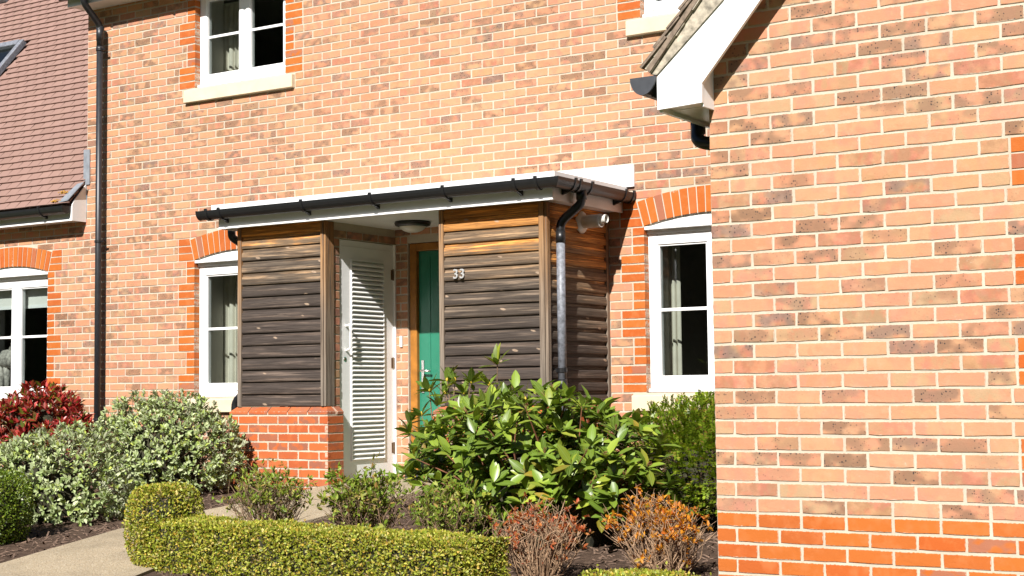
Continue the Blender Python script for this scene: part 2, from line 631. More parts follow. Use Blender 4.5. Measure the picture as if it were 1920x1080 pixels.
def thing(name, label, cat, group=None, loc=(0, 0, 0)):
    o = bpy.data.objects.new(name, None)
    o.empty_display_size = .2
    COL.objects.link(o)
    o.location = loc
    return tag(o, label, cat, group)


def tag(o, label=None, cat=None, group=None, kind=None):
    if label:
        o['label'] = label
    if cat:
        o['category'] = cat
    if group:
        o['group'] = group
    if kind:
        o['kind'] = kind
    return o


# ------------------------------------------------------------------ bricks
J = 0.0105           # joint
RW = 0.075          # course height
BW = 0.225          # brick + joint
_bcache = {}


def brick_geo(wd, ht, var, depth=0.03, rough=0.0021):
    """front-face brick with worn, uneven arrises; origin at the centre of its face; face looks to -Y"""
    rg = random.Random(hash((round(wd, 3), round(ht, 3), var)) & 0xffff)
    hw, hh = wd / 2, ht / 2
    nl = 4 if wd > .12 else 2
    loop = []
    for i in range(nl):
        loop.append((-hw + wd * i / nl, -hh))
    for i in range(2):
        loop.append((hw, -hh + ht * i / 2))
    for i in range(nl):
        loop.append((hw - wd * i / nl, hh))
    for i in range(2):
        loop.append((-hw, hh - ht * i / 2))
    n = len(loop)
    out, inn = [], []
    for x, z in loop:
        jx, jz = rg.uniform(-rough, rough), rg.uniform(-rough, rough)
        cx = 1 if abs(abs(x) - hw) < 1e-6 else 0
        cz = 1 if abs(abs(z) - hh) < 1e-6 else 0
        sx, sz = (1 if x > 0 else -1), (1 if z > 0 else -1)
        cr = .0016 if cx and cz else 0
        out.append((x + jx - sx * cr, z + jz - sz * cr))
        ins = rg.uniform(.002, .0042)
        inn.append((x + jx - sx * ins * cx, z + jz - sz * ins * cz))
    v = [(x, depth, z) for x, z in out] + [(x, .0022, z) for x, z in out] + [(x, rg.uniform(-.0004, .0006), z) for x, z in inn]
    f = []
    for i in range(n):
        k = (i + 1) % n
        f.append((i, k, n + k, n + i))
        f.append((n + i, n + k, 2 * n + k, 2 * n + i))
    f.append(tuple(2 * n + i for i in range(n)))
    uv = [((x + hw) / .215 if wd < .2 else (x + hw) / wd, (z + hh) / ht) for x, _, z in v]
    return v, f, uv


def set_uv(me, uv):
    ul = me.uv_layers.new(name='uv')
    idx = np.empty(len(me.loops), dtype=np.int32)
    me.loops.foreach_get('vertex_index', idx)
    ul.data.foreach_set('uv', np.asarray(uv, dtype=np.float32)[idx].ravel())


def brick_mesh(wd, ht, mat, depth=.03):
    var = rnd.randrange(5)
    key = (round(wd, 3), round(ht, 3), var, mat, depth)
    if key not in _bcache:
        v, f, uv = brick_geo(wd, ht, var, depth)
        me = bpy.data.meshes.new('brick')
        me.from_pydata(v, [], f)
        set_uv(me, uv)
        me.materials.append(MAT[mat])
        _bcache[key] = me
    return _bcache[key]


class Plane:
    """a vertical brick face: maps (u, z) to the world"""
    def __init__(s, kind, c):
        s.kind, s.c = kind, c

    def loc(s, u, z, proud=0.0):
        return (u, s.c - proud, z) if s.kind == 'Y' else (s.c + proud, u, z)

    def rot(s):
        return 0.0 if s.kind == 'Y' else R(90)


def lay(plane, bricks, parent, name, mat, depth=.03):
    for (u0, u1, z0, z1) in bricks:
        o = bpy.data.objects.new(name, brick_mesh(u1 - u0, z1 - z0, mat, depth))
        o.location = plane.loc((u0 + u1) / 2 + 0, (z0 + z1) / 2, rnd.uniform(-.0008, .0012))
        o.rotation_euler = (rnd.gauss(0, .004), rnd.gauss(0, .0035), plane.rot() + rnd.gauss(0, .002))
        o.parent = parent
        COL.objects.link(o)


def lay_joined(plane, bricks, parent, name, mat, depth=.03):
    if not bricks:
        return None
    V, Fc, UV, RN = [], [], [], []
    for (u0, u1, z0, z1) in bricks:
        v, f, uv = brick_geo(u1 - u0, z1 - z0, rnd.randrange(5), depth)
        k = len(V)
        pr = rnd.uniform(-.0008, .0012)
        tilt = rnd.gauss(0, .0035)
        cu, cz = (u0 + u1) / 2, (z0 + z1) / 2
        for x, y, z in v:
            zz = z + x * tilt
            V.append((cu + x, plane.c + y - pr, cz + zz) if plane.kind == 'Y' else (plane.c - y + pr, cu + x, cz + zz))
        Fc += [tuple(i + k for i in q) for q in f]
        UV += uv
        RN += [rnd.random()] * len(v)
    me = bpy.data.meshes.new(name)
    me.from_pydata(V, [], Fc)
    set_uv(me, UV)
    a = me.attributes.new('rnd', 'FLOAT', 'POINT')
    a.data.foreach_set('value', np.asarray(RN, dtype=np.float32))
    o = link(name, me, mat, parent)
    o['kind'] = 'stuff'
    return o


def course(u0, u1, phase):
    """stretcher joints of one course between u0 and u1 (both at joint centres)"""
    out = []
    k = math.floor((u0 - phase) / BW)
    cuts = [u0]
    while True:
        k += 1
        c = phase + k * BW
        if c >= u1 - 1e-6:
            break
        if c > u0 + .045:
            cuts.append(c)
    if len(cuts) > 1 and u1 - cuts[-1] < .05:
        cuts.pop()
    cuts.append(u1)
    for a, b in zip(cuts, cuts[1:]):
        out.append((a + J / 2, b - J / 2))
    return out


def bond(u0, u1, r0, r1, zbase, phase0, cut):
    """rows r0..r1-1 ; cut(row) -> list of blocked (a,b) ; returns (u0,u1,z0,z1)"""
    res = []
    for r_ in range(r0, r1):
        z0 = zbase + r_ * RW
        free = [(u0, u1)]
        for a, b in cut(r_):
            nf = []
            for p, q in free:
                if b <= p or a >= q:
                    nf.append((p, q))
                else:
                    if a - p > .03:
                        nf.append((p, a))
                    if q - b > .03:
                        nf.append((b, q))
            free = nf
        for p, q in free:
            for a, b in course(p, q, phase0 + (BW / 2 if r_ % 2 else 0)):
                dz = rnd.uniform(-.0012, .0012)
                res.append((a + rnd.uniform(-.0012, .0012), b + rnd.uniform(-.0012, .0012), z0 + J / 2 + dz, z0 + RW - J / 2 + dz))
    return res


def slab(mb, x0, x1, z0, z1, holes, y0, y1):
    """wall slab with rectangular holes (a,b,c,d) = x0,x1,z0,z1"""
    xs = sorted({x0, x1, *[h[0] for h in holes], *[h[1] for h in holes]})
    for a, b in zip(xs, xs[1:]):
        if b <= x0 or a >= x1:
            continue
        hz = sorted((h[2], h[3]) for h in holes if h[0] <= a + 1e-6 and h[1] >= b - 1e-6)
        z = z0
        for c, d in hz:
            if c > z:
                mb.box(a, b, y0, y1, z, c)
            z = max(z, d)
        if z < z1:
            mb.box(a, b, y0, y1, z, z1)


# ================================================================== windows
OW = 1.185          # opening width
ARC_RISE = .08
ARC_R = ((OW / 2) ** 2 + ARC_RISE ** 2) / (2 * ARC_RISE)
HEAD = 18 * RW      # springing above the sill top


def arch_z(dx, r_=ARC_R):
    return HEAD + ARC_RISE - ARC_R + math.sqrt(max(0, r_ * r_ - dx * dx))


def quoin_cut(row, sill_row, rows_total, x0):
    """blocked intervals of a course beside/inside one window (row counted from the sill top)"""
    k = row - sill_row
    x1 = x0 + OW
    if k in (-1, -2):
        return [(x0 - .115, x1 + .115)]            # stone sill
    if 0 <= k < rows_total:
        wide = (k // 3) % 2 == 0
        q = .215 if wide else .1075
        return [(x0 - q - J / 2 * 0 - .0, x1 + q)]
    return []


def arch_top_cut(row, sill_row, x0):
    k = row - sill_row
    cx = x0 + OW / 2
    if k < 21:
        return []
    top = ARC_R + .215 + .004
    z = k * RW + .038
    # width of the extrados at this course
    dz = z - (HEAD + ARC_RISE - ARC_R)
    if dz >= top:
        return []
    hw = math.sqrt(top * top - dz * dz)
    return [(cx - hw, cx + hw)]


def window_masonry(plane_y, x0, zs, parent, arched=True, rows=21, left=True, right=True, mat='red'):
    """orange-red quoins and arch round one opening"""
    pl = Plane('Y', plane_y)
    cx = x0 + OW / 2
    for k in range(rows if not arched else 21):
        wide = (k // 3) % 2 == 0
        q = .215 if wide else .1075
        z0 = zs + k * RW + J / 2
        z1 = z0 + RW - J
        for side in (0, 1):
            if (side == 0 and not left) or (side == 1 and not right):
                continue
            a, b = (x0 - q + J / 2, x0 + .005) if side == 0 else (x0 + OW - .005, x0 + OW + q - J / 2)
            if k >= 18 and arched:
                zc = zs + k * RW
                # cut by the skewback of the arch
                lean = math.tan(math.asin(OW / 2 / ARC_R))
                s = (z1 - zs - HEAD) * lean + .008
                s0 = (z0 - zs - HEAD) * lean + .008
                if side == 0:
                    pts = [(a, z0), (x0 - s0, z0), (x0 - s, z1), (a, z1)]
                else:
                    pts = [(x0 + OW + s0, z0), (b, z0), (b, z1), (x0 + OW + s, z1)]
                o = MB().prism(pts, plane_y, plane_y + .03).build('quoin_brick', mat, parent)
                set_uv(o.data, [(v.co.x % .215 / .215, v.co.z % .065 / .065) for v in o.data.vertices])
                continue
            lay(pl, [(a, b, z0, z1)], parent, 'quoin_brick', mat, depth=.102)
    if arched:
        n = 17
        half = math.asin(OW / 2 / ARC_R)
        zc = zs + HEAD + ARC_RISE - ARC_R
        jt = .5 * J / ARC_R
        for i in range(n):
            t0 = -half + 2 * half * i / n + jt
            t1 = -half + 2 * half * (i + 1) / n - jt
            ri, ro = ARC_R + .002, ARC_R + .213
            jt2 = .5 * J / ro
            pts = [(cx + ri * math.sin(t0), zc + ri * math.cos(t0)), (cx + ri * math.sin(t1), zc + ri * math.cos(t1)),
                   (cx + ro * math.sin(t1 + jt - jt2), zc + ro * math.cos(t1)), (cx + ro * math.sin(t0 - jt + jt2), zc + ro * math.cos(t0))]
            pr = rnd.uniform(-.001, .001)
            o = MB().prism(pts, plane_y - .002 - pr, plane_y + .09).build('arch_brick', mat, parent, bevel=.002)
            set_uv(o.data, [(.3 + .1 * (v.co.z % .2), v.co.x % .065 / .065) for v in o.data.vertices])


def window_unit(parent, x0, zs, py, arched=True, height=None, name='window'):
    """white two-light casement in an opening; frame is the part, the rest are its pieces"""
    x1 = x0 + OW
    ztop = zs + (height if height else 1.29)
    y0 = py + .072
    y1 = py + .135
    fw = .088
    mid = (x0 + x1) / 2
    mb = MB()
    e = .003
    mb.box(x0 - .0 + e, x0 + fw, y0, y1, zs + .035, ztop)
    mb.box(x1 - fw, x1 - e, y0, y1, zs + .035, ztop)
    mb.box(x0 + fw, x1 - fw, y0, y1, ztop - fw, ztop)
    mb.box(x0 + fw, x1 - fw, y0, y1, zs + .035, zs + .035 + .09)
    mb.box(mid - .066, mid + .066, y0 + .001, y1, zs + .125, ztop - fw)
    fr = mb.build(name, 'upvc', parent, bevel=.004)
    MB().box(x0 + e, x1 - e, py + .035, y1, zs + .003, zs + .033).build('window_board', 'upvc', fr, bevel=.004)
    zb, zt = zs + .125, ztop - fw
    for a, b in ((x0 + fw, mid - .066), (mid + .066, x1 - fw)):
        # casement bead
        m = MB()
        t = .012
        m.box(a, a + t, y0 + .012, y1, zb, zt).box(b - t, b, y0 + .012, y1, zb, zt)
        m.box(a + t, b - t, y0 + .012, y1, zb, zb + t).box(a + t, b - t, y0 + .012, y1, zt - t, zt)
        m.build('glazing_bead', 'upvc', fr)
        MB().box(a + t, b - t, y0 + .034, y0 + .040, zb + t, zt - t).build('pane', 'glass', fr)
        zm = zs + .67 if height is None else zs + .515
        MB().box(a + t, b - t, y0 + .026, y0 + .0335, zm - .013, zm + .013).build('glazing_bar', 'upvc', fr, bevel=.003)
    m = MB().box(x0 + .0005, x0 + .012, y1 + .001, py + .402, zs, ztop).box(x1 - .012, x1 - .0005, y1 + .001, py + .402, zs, ztop)
    m.box(x0 + .012, x1 - .012, y1 + .001, py + .402, ztop - .012, ztop).box(x0 + .012, x1 - .012, y1 + .001, py + .30, zs, zs + .025)
    m.build('plaster_reveal', 'plaster', fr)
    # casement rebate line across the left light
    MB().box(x0 + .03, mid - .02, y0 - .008, y0, zs + .062, zs + .075).build('drip_bead', 'upvc', fr, bevel=.002)
    if arched:
        cx = mid
        pts = [(x0 + e, zs + 1.352), (x1 - e, zs + 1.352)]
        for i in range(13):
            x = x1 - e - (OW - 2 * e) * i / 12
            pts.append((x, zs + arch_z(x - cx) - .003))
        MB().prism(pts, py + .022, y1).build('arch_board', 'upvc', fr)
        MB().box(x0 + e, x1 - e, py + .004, py + .06, zs + 1.322, zs + 1.350).build('head_drip', 'upvc', fr, bevel=.003)
        MB().box(x0 + e, x1 - e, py + .05, y1, zs + 1.291, zs + 1.321).build('head_packer', 'fascia', fr)
    return fr


def stone_sill(parent, x0, zs, py):
    a, b = x0 - .113, x0 + OW + .113
    pts = [(a, -.146), (b, -.146), (b, -.012), (a, -.012)]
    mb = MB()
    v = [(a, py - .045, zs - .146), (b, py - .045, zs - .146), (b, py + .1, zs - .146), (a, py + .1, zs - .146),
         (a, py - .045, zs - .022), (b, py - .045, zs - .022), (b, py + .1, zs - .002), (a, py + .1, zs - .002)]
    f = [(0, 3, 2, 1), (4, 5, 6, 7), (0, 1, 5, 4), (1, 2, 6, 5), (2, 3, 7, 6), (3, 0, 4, 7)]
    mb.add(v, f)
    return mb.build('window_sill', 'stone', parent, bevel=.004)


# ================================================================== main house
GZ = -0.80


def gz(y):
    return GZ + .065 * (min(y, -1.0) + 1.0)


house = thing('brick_house', 'two storey buff and orange brick house with timber clad porch numbered 33', 'house')
HX0, HX1 = -2.947, 6.30
XUL, XR = -1.409, 3.585            # window openings (left edge)
ZU = 41 * RW                       # upper sill line
DOOR = (1.205, 2.21, -.74, 1.36)
holes = [(XUL, XUL + OW, ZU, 4.05), (XUL, XUL + OW, 0, HEAD + .10), (XR, XR + OW, ZU, 4.05), (XR, XR + OW, 0, HEAD + .10), DOOR]
mb = MB()
slab(mb, HX0, HX1, -1.0, 4.30, holes, .0045, .40)
# spandrels that close the wall above the flat heads of the arched openings
for x0 in (XUL, XR):
    pts = [(x0, HEAD + .10), ]
    for i in range(13):
        x = x0 + OW * i / 12
        pts.append((x, min(HEAD + .0999, arch_z(x - x0 - OW / 2))))
    pts.append((x0 + OW, HEAD + .10))
    mb.prism(pts, .0045, .12)
wall = mb.build('wall', 'mortar', house)


def main_cut(row):
    out = []
    for x0 in (XUL, XR):
        out += quoin_cut(row, 0, 21, x0) + arch_top_cut(row, 0, x0)
        out += quoin_cut(row, 41, 17, x0)
    z = row * RW
    if DOOR[2] - .03 < z < DOOR[3] - .01:
        out.append((DOOR[0], DOOR[1]))
    return out


allb = bond(-2.66, HX1, -12, 25, 0.0, 0.0, main_cut) + bond(HX0 + .0, HX1, 25, 57, 0.0, 0.0, main_cut)
PLF = Plane('Y', 0.0)


def vis_main(b):
    x, y, z = proj(((b[0] + b[1]) / 2, 0, (b[2] + b[3]) / 2))
    if not (-10 < x < 1338 and -8 < y < 1085):
        return False
    u, zz = (b[0] + b[1]) / 2, (b[2] + b[3]) / 2
    if 1232 < x and y < 205 and x > 1232:          # behind the gable roof of the wing
        return False
    if zz < 1.62 and -.75 < u < 3.2 and not (1.05 < u < 1.22):
        return False                                 # behind the porch
    if y > 760:
        return False
    return True


vb = [b for b in allb if vis_main(b)]
vb.sort(key=lambda b: -((b[1] - b[0]) / proj(((b[0] + b[1]) / 2, 0, b[2]))[2] ** 2))
near = set(id(b) for b in vb[:300])
lay(PLF, [b for b in allb if id(b) in near], wall, 'brick', 'brick')
lay_joined(PLF, [b for b in allb if id(b) not in near], wall, 'brickwork', 'brick_j')
for x0 in (XUL, XR):
    window_masonry(0.0, x0, 0.0, wall)
    window_masonry(0.0, x0, ZU, wall, arched=False, rows=14)
    window_unit(house, x0, 0.0, 0.0)
    window_unit(house, x0, ZU, 0.0, arched=False, height=.98)
    stone_sill(house, x0, 0.0, 0.0)
    stone_sill(house, x0, ZU, 0.0)

# rooms behind the windows
mb = MB()
for (a, b, c, d) in ((-2.9, 1.0, -.75, 1.75), (1.04, 3.1, -.75, 1.75), (3.14, 6.25, -.75, 1.75), (-2.9, 1.0, 1.95, 4.25), (1.04, 6.25, 1.95, 4.25)):
    y0, y1 = .402, 5.5
    v = [(a, y0, c), (b, y0, c), (b, y1, c), (a, y1, c), (a, y0, d), (b, y0, d), (b, y1, d), (a, y1, d)]
    mb.add(v, [(0, 1, 2, 3), (7, 6, 5, 4), (1, 5, 6, 2), (3, 2, 6, 7), (0, 3, 7, 4)])
mb.build('interior', 'interior', house)
mb = MB()
mb.box(HX0 + .005, HX0 + .03, .402, 5.7, -1, 4.28).box(HX0, HX1, 5.7, 5.95, -1, 4.3).box(HX1 - .03, HX1, .402, 5.7, -1, 4.28)
mb.build('outer_shell', 'mortar', house)

# eaves of the main roof
EV = 4.075
mb = MB().box(HX0 - .02, HX1, -.235, .02, EV, EV + .018)
eav = mb.build('soffit', 'fascia', house)
MB().box(HX0 - .022, HX1, -.258, -.236, EV - .012, EV + .20).build('fascia_board', 'fascia', house)
v = [(HX0 - .06, -.30, EV + .20), (HX1, -.30, EV + .20), (HX1, 3, EV + 2.9), (HX0 - .06, 3, EV + 2.9),
     (HX0 - .06, 6.2, EV + .2), (HX1, 6.2, EV + .2)]
v2 = [(x, y, z + .04) for x, y, z in v]
mb = MB().add(v + v2, [(0, 1, 7, 6), (6, 7, 8, 9), (9, 8, 11, 10), (3, 2, 1, 0), (4, 5, 2, 3), (0, 6, 9, 3), (3, 9, 10, 4)])
mb.build('roof', 'tile_old', house)


def gutter_profile(rad=.060, wall_=.003, n=10, dp=1.3):
    pr = []
    for i in range(n + 1):
        t = math.pi * i / n
        pr.append((-rad * math.cos(t), -rad * dp * math.sin(t)))
    for i in range(n, -1, -1):
        t = math.pi * i / n
        pr.append((-(rad - wall_) * math.cos(t), -(rad * dp - wall_) * math.sin(t)))
    return pr


def gutter(parent, path, off=.0, brackets=(), mat='black', ends=True, rad=.060, endmat=None):
    """half-round gutter; path runs along its centre line at the rim height, outside on the right of travel"""
    g = MB().sweep(gutter_profile(rad), path).build('gutter', mat, parent, smooth=False)
    if ends:
        for p, q in ((path[0], path[1]), (path[-1], path[-2])):
            d = (Vector(q) - Vector(p)).normalized()
            nrm = Vector((d.y, -d.x, 0))
            pts = [Vector(p) + nrm * ((rad + .0025) * math.cos(math.pi * i / 12)) + Vector((0, 0, .002 - (rad + .002) * 1.3 * math.sin(math.pi * i / 12))) for i in range(13)]
            pb = [x - d * .012 for x in pts]
            n = len(pts)
            m = MB().add(pts + pb, [tuple(range(n)), tuple(range(2 * n - 1, n - 1, -1))] + [((i + 1) % n, i, n + i, n + (i + 1) % n) for i in range(n)])
            m.build('stop_end', endmat or mat, g)
    for (p, d, arm) in brackets:
        # strap round the gutter plus its arm back to the fascia
        p = Vector(p)
        d = Vector(d)
        nrm = Vector((d.y, -d.x, 0))
        m = MB()
        for s in range(12):
            t0, t1 = math.pi * s / 12, math.pi * (s + 1) / 12
            r0, r1 = .0615, .067
            q = []
            for t, rr in ((t0, r0), (t1, r0), (t1, r1), (t0, r1)):
                q.append(p + nrm * (-rr * math.cos(t)) + Vector((0, 0, -rr * 1.3 * math.sin(t))))
            m.add([x - d * .014 for x in q] + [x + d * .014 for x in q],
                  [(0, 1, 2, 3), (7, 6, 5, 4), (3, 2, 6, 7), (1, 0, 4, 5)])
        m.box(-.008, .008, -.008, .008, .0, .02)
        k = len(m.v)
        for i in range(k - 8, k):
            x, y, z = m.v[i]
            m.v[i] = tuple(p + nrm * (.058) + d * x * 1.6 + nrm * y + Vector((0, 0, z - .004)))
        if arm:
            a0 = p - nrm * .064
            m.add([a0 + d * sx * .012 + Vector((0, 0, z)) + nrm * yy for sx in (-1, 1) for (yy, z) in ((.05, -.088), (-.002, -.108), (-.002, -.045), (.02, -.04))],
                  [(0, 1, 2, 3), (7, 6, 5, 4), (0, 4, 5, 1), (1, 5, 6, 2), (2, 6, 7, 3), (3, 7, 4, 0)])
        m.build('gutter_bracket', mat, g)
    return g


gutter(house, [(HX0 - .05, -.322, EV + .125), (HX1, -.322, EV + .125)], brackets=[((x, -.322, EV + .125), (1, 0, 0), True) for x in (-2.5, -1.6, -.7, .2, 1.1, 2.0, 2.9, 3.8, 4.7)])


def bend(p, r_=.05, n=4):
    """round the inner corners of a polyline"""
    P = [Vector(q) for q in p]
    out = [P[0]]
    for i in range(1, len(P) - 1):
        a, b = (P[i - 1] - P[i]), (P[i + 1] - P[i])
        rr = min(r_, a.length * .45, b.length * .45)
        a0, b0 = P[i] + a.normalized() * rr, P[i] + b.normalized() * rr
        for k in range(n + 1):
            t = k / n
            out.append(a0 * (1 - t) ** 2 + P[i] * 2 * t * (1 - t) + b0 * t * t)
    out.append(P[-1])
    return out


# main downpipe on the left of the house
PX = -2.655
dp = MB().tube([(PX, -.10, 3.80), (PX, -.10, -.95)], .034, 14).build('downpipe', 'pipe', house, smooth=True)
MB().tube(bend([(PX, -.322, EV + .09), (PX, -.322, EV - .02), (PX, -.10, 3.86), (PX, -.10, 3.62)], .05), .035, 14).build('swan_neck', 'black', dp, smooth=True)
MB().tube([(PX, -.322, EV + .09), (PX, -.322, EV + .03)], .041, 14).build('socket', 'pipe', dp, smooth=True)
for z0, z1 in ((3.87, 3.72), (3.66, 3.61)):
    MB().tube([(PX, -.10, z0 - .02), (PX, -.10, z1 - .02)], .0385, 14).build('socket', 'pipe', dp, smooth=True)
for z in (3.62, 1.62, -.2):
    m = MB().tube([(PX, -.10, z), (PX, -.10, z - .024)], .0405, 14)
    m.box(PX - .012, PX + .012, -.07, .004, z - .022, z - .002)
    m.box(PX + .03, PX + .07, -.10, -.088, z - .02, z - .004)
    m.build('pipe_clip', 'black', dp)

# ------------------------------------------------------------------ porch
YP = -.986          # cladding plane
XL0, XL1 = .09, 1.08
XR0, XR1 = 2.255, 3.246
ZP0 = -.085         # top of plinth
ZS = 1.487          # soffit


def board_mesh(length, pitch):
    """log-lap board: rounded face, cove at the bottom; along +X, face to -Y"""
    prof = [(.024, 0.0), (.002, .001), (-.011, .004), (-.0145, .012), (-.015, .030), (-.0135, .050), (-.0095, .066), (-.002, .073), (.005, .077), (.0055, pitch), (.020, pitch)]
    sc_ = pitch / .1
    nx = 5
    v, f = [], []
    n = len(prof)
    for i in range(nx + 1):
        for y, z in prof:
            v.append((length * i / nx, y, z * (sc_ if z < pitch else 1)))
    for i in range(nx):
        for j in range(n - 1):
            f.append((i * n + j, (i + 1) * n + j, (i + 1) * n + j + 1, i * n + j + 1))
    return v, f


def cladding(name, parent, x0, x1, axis, c, mat, npl):
    """timber panel: backing (the part) with its boards"""
    pitch = (ZS + .02 - ZP0) / npl
    bm = MB()
    if axis == 'Y':
        bm.box(x0, x1, c + .019, c + .09, ZP0, ZS + .02)
    else:
        bm.box(c - .09, c - .019, x0, x1, ZP0, ZS + .02)
    back = bm.build(name, 'post', parent)
    v, f = board_mesh(x1 - x0, pitch)
    me = bpy.data.meshes.new('board')
    me.from_pydata(v, [], f)
    me.materials.append(MAT[mat])
    for i in range(npl):
        o = bpy.data.objects.new('board', me)
        o.location = (x0, c + rnd.uniform(-.001, .0015), ZP0 + i * pitch) if axis == 'Y' else (c, x0, ZP0 + i * pitch)
        o.rotation_euler = (0, rnd.gauss(0, .0012), 0 if axis == 'Y' else R(90))
        o.parent = back
        COL.objects.link(o)
    return back


def post(x0, x1, y0, y1, parent, z0=ZP0, z1=ZS):
    return MB().box(x0, x1, y0, y1, z0, z1 - .002).build('corner_post', 'post', parent, bevel=.004)


pl_ = cladding('timber_panel', house, XL0 + .045, XL1 - .052, 'Y', YP, 'wood_left', 15)
post(XL0, XL0 + .043, YP - .022, YP + .09, pl_)
post(XL1 - .05, XL1 - .022, YP - .024, YP + .0175, pl_)
post(XL1 - .020, XL1, YP - .016, YP + .105, pl_)
MB().box(XL0, XL0 + .03, YP + .092, .0, ZP0, ZS - .002).build('side_board', 'post', pl_)
pr_ = cladding('timber_panel', house, XR0 + .046, XR1 - .052, 'Y', YP, 'wood', 16)
post(XR0, XR0 + .044, YP - .022, YP + .10, pr_)
post(XR1 - .05, XR1 - .004, YP - .022, YP + .0175, pr_)
ps_ = cladding('timber_panel', house, YP + .042, -.045, 'X', XR1, 'wood_side', 16)
post(XR1 - .003, XR1 + .022, YP - .012, YP + .038, ps_)
post(XR1 - .02, XR1 + .018, -.043, .0, ps_)
MB().box(XR0, XR0 + .02, YP + .10, .0, ZP0, ZS - .002).build('side_board', 'post', pr_)

# brick plinths below the panels, with chamfered caps
PY = -1.036
XW = 1.072


def plinth(x0, x1, name):
    """x0..x1 outer width; front at PY; side returns back to the house"""
    b = MB().box(x0 + .004, x1 - .004, PY + .004, -.822 if x1 < 2 else -.002, -1.0, ZP0 - .072)
    if x1 < 2:
        b.box(x0 + .004, XW - .1, -.822, -.002, -1.0, ZP0 - .072)
    b = b.build(name, 'mortar', house)
    rows = range(-1, 10)
    for r_ in range(11):
        z1 = ZP0 - .075 - r_ * RW
        z0 = z1 - RW
        ph = x0 if r_ % 2 else x0 + BW / 2
        lay(Plane('Y', PY), [(a, c, z0 + J / 2, z1 - J / 2) for a, c in course(x0 - J / 2, x1 + J / 2, ph)], b, 'brick', 'plinth')
        side_y1 = -.82 if x1 < 2 else -.02
        ph = PY if r_ % 2 else PY + BW / 2
        sb = [(a, c, z0 + J / 2, z1 - J / 2) for a, c in course(PY - J / 2, side_y1, ph)]
        if r_ % 2 == 0 and x1 < 2:
            sb = [(PY, -.825, z0 + J / 2, z1 - J / 2)]
        lay(Plane('X', x1), sb, b, 'brick', 'plinth')
    # plinth (squint) bricks: chamfered cap course
    n = max(1, round((x1 - x0) / BW))
    for i in range(n):
        a, c = x0 + (x1 - x0) * i / n + J / 2, x0 + (x1 - x0) * (i + 1) / n - J / 2
        ci = .05
        v = [(a, PY, -.065), (c, PY, -.065), (c, YP + .06, -.065), (a, YP + .06, -.065),
             (a, PY, -.042), (c, PY, -.042), (min(c, x1 - ci) if i == n - 1 else c, PY + ci, 0), (max(a, x0 + ci) if i == 0 else a, PY + ci, 0),
             (min(c, x1 - ci) if i == n - 1 else c, YP + .06, 0), (max(a, x0 + ci) if i == 0 else a, YP + .06, 0), (c, YP + .06, -.042), (a, YP + .06, -.042)]
        v = [(x, y, z + ZP0 - .002) for x, y, z in v]
        f = [(0, 1, 5, 4), (4, 5, 6, 7), (7, 6, 8, 9), (1, 2, 10, 5), (5, 10, 8, 6), (0, 4, 11, 3), (4, 7, 9, 11), (0, 3, 2, 1)]
        o = MB().add(v, f).build('cap_brick', 'plinth', b, bevel=.002)
        set_uv(o.data, [((q.co.x - a) / .215, (q.co.z % .065) / .065) for q in o.data.vertices])
    m = MB().box(x0 + .06, x1 - .06, PY + .055, -.83 if x1 < 2 else -.005, ZP0 - .0715, ZP0 - .006)
    m.box(x0 + .006, x1 - .006, PY + .005, -.83 if x1 < 2 else -.005, ZP0 - .0715, ZP0 - .050)
    m.build('cap_mortar', 'mortar', b)
    for (ya, yb) in ([(PY + .115, -.915), (-.905, -.825)] if x1 < 2 else [(PY + .115, -.82), (-.81, -.6), (-.59, -.38), (-.37, -.16)]):
        v = [(x1 - .1, ya, -.065), (x1, ya, -.065), (x1, yb, -.065), (x1 - .1, yb, -.065), (x1, ya, -.042), (x1, yb, -.042), (x1 - .05, ya, 0), (x1 - .05, yb, 0), (x1 - .1, ya, 0), (x1 - .1, yb, 0)]
        v = [(x, y, z + ZP0 - .0025) for x, y, z in v]
        o = MB().add(v, [(0, 1, 4, 6, 8), (2, 3, 9, 7, 5), (1, 2, 5, 4), (4, 5, 7, 6), (6, 7, 9, 8)]).build('cap_brick', 'plinth', b)
        set_uv(o.data, [((q.co.y - ya) / .215, (q.co.z % .065) / .065) for q in o.data.vertices])
    return b


plinth(.02, 1.130, 'plinth_wall')
plinth(2.20, 3.296, 'plinth_wall')

# side wall of the recess (brick, faces +X) round the louvred door
XW = 1.072
mb = MB()
LD0, LD1, LZ0, LZ1 = -.795, -.008, -.725, 1.352
for (a, b, c, d) in ((YP + .10, LD0, -.9, ZS), (LD0, -.0, LZ1, ZS)):
    mb.box(XW - .1, XW - .0045, a, b, c, d)
sw = mb.build('recess_wall', 'mortar', house)


def side_cut(row):
    z = row * RW
    return [(LD0, .01)] if z < LZ1 - .02 else []


sb = bond(YP + .105, -.0, -10, 20, 0.0, -.93, side_cut)
sb = [b for b in sb if b[3] < ZS + .0]
lay(Plane('X', XW), sb, sw, 'brick', 'brick')

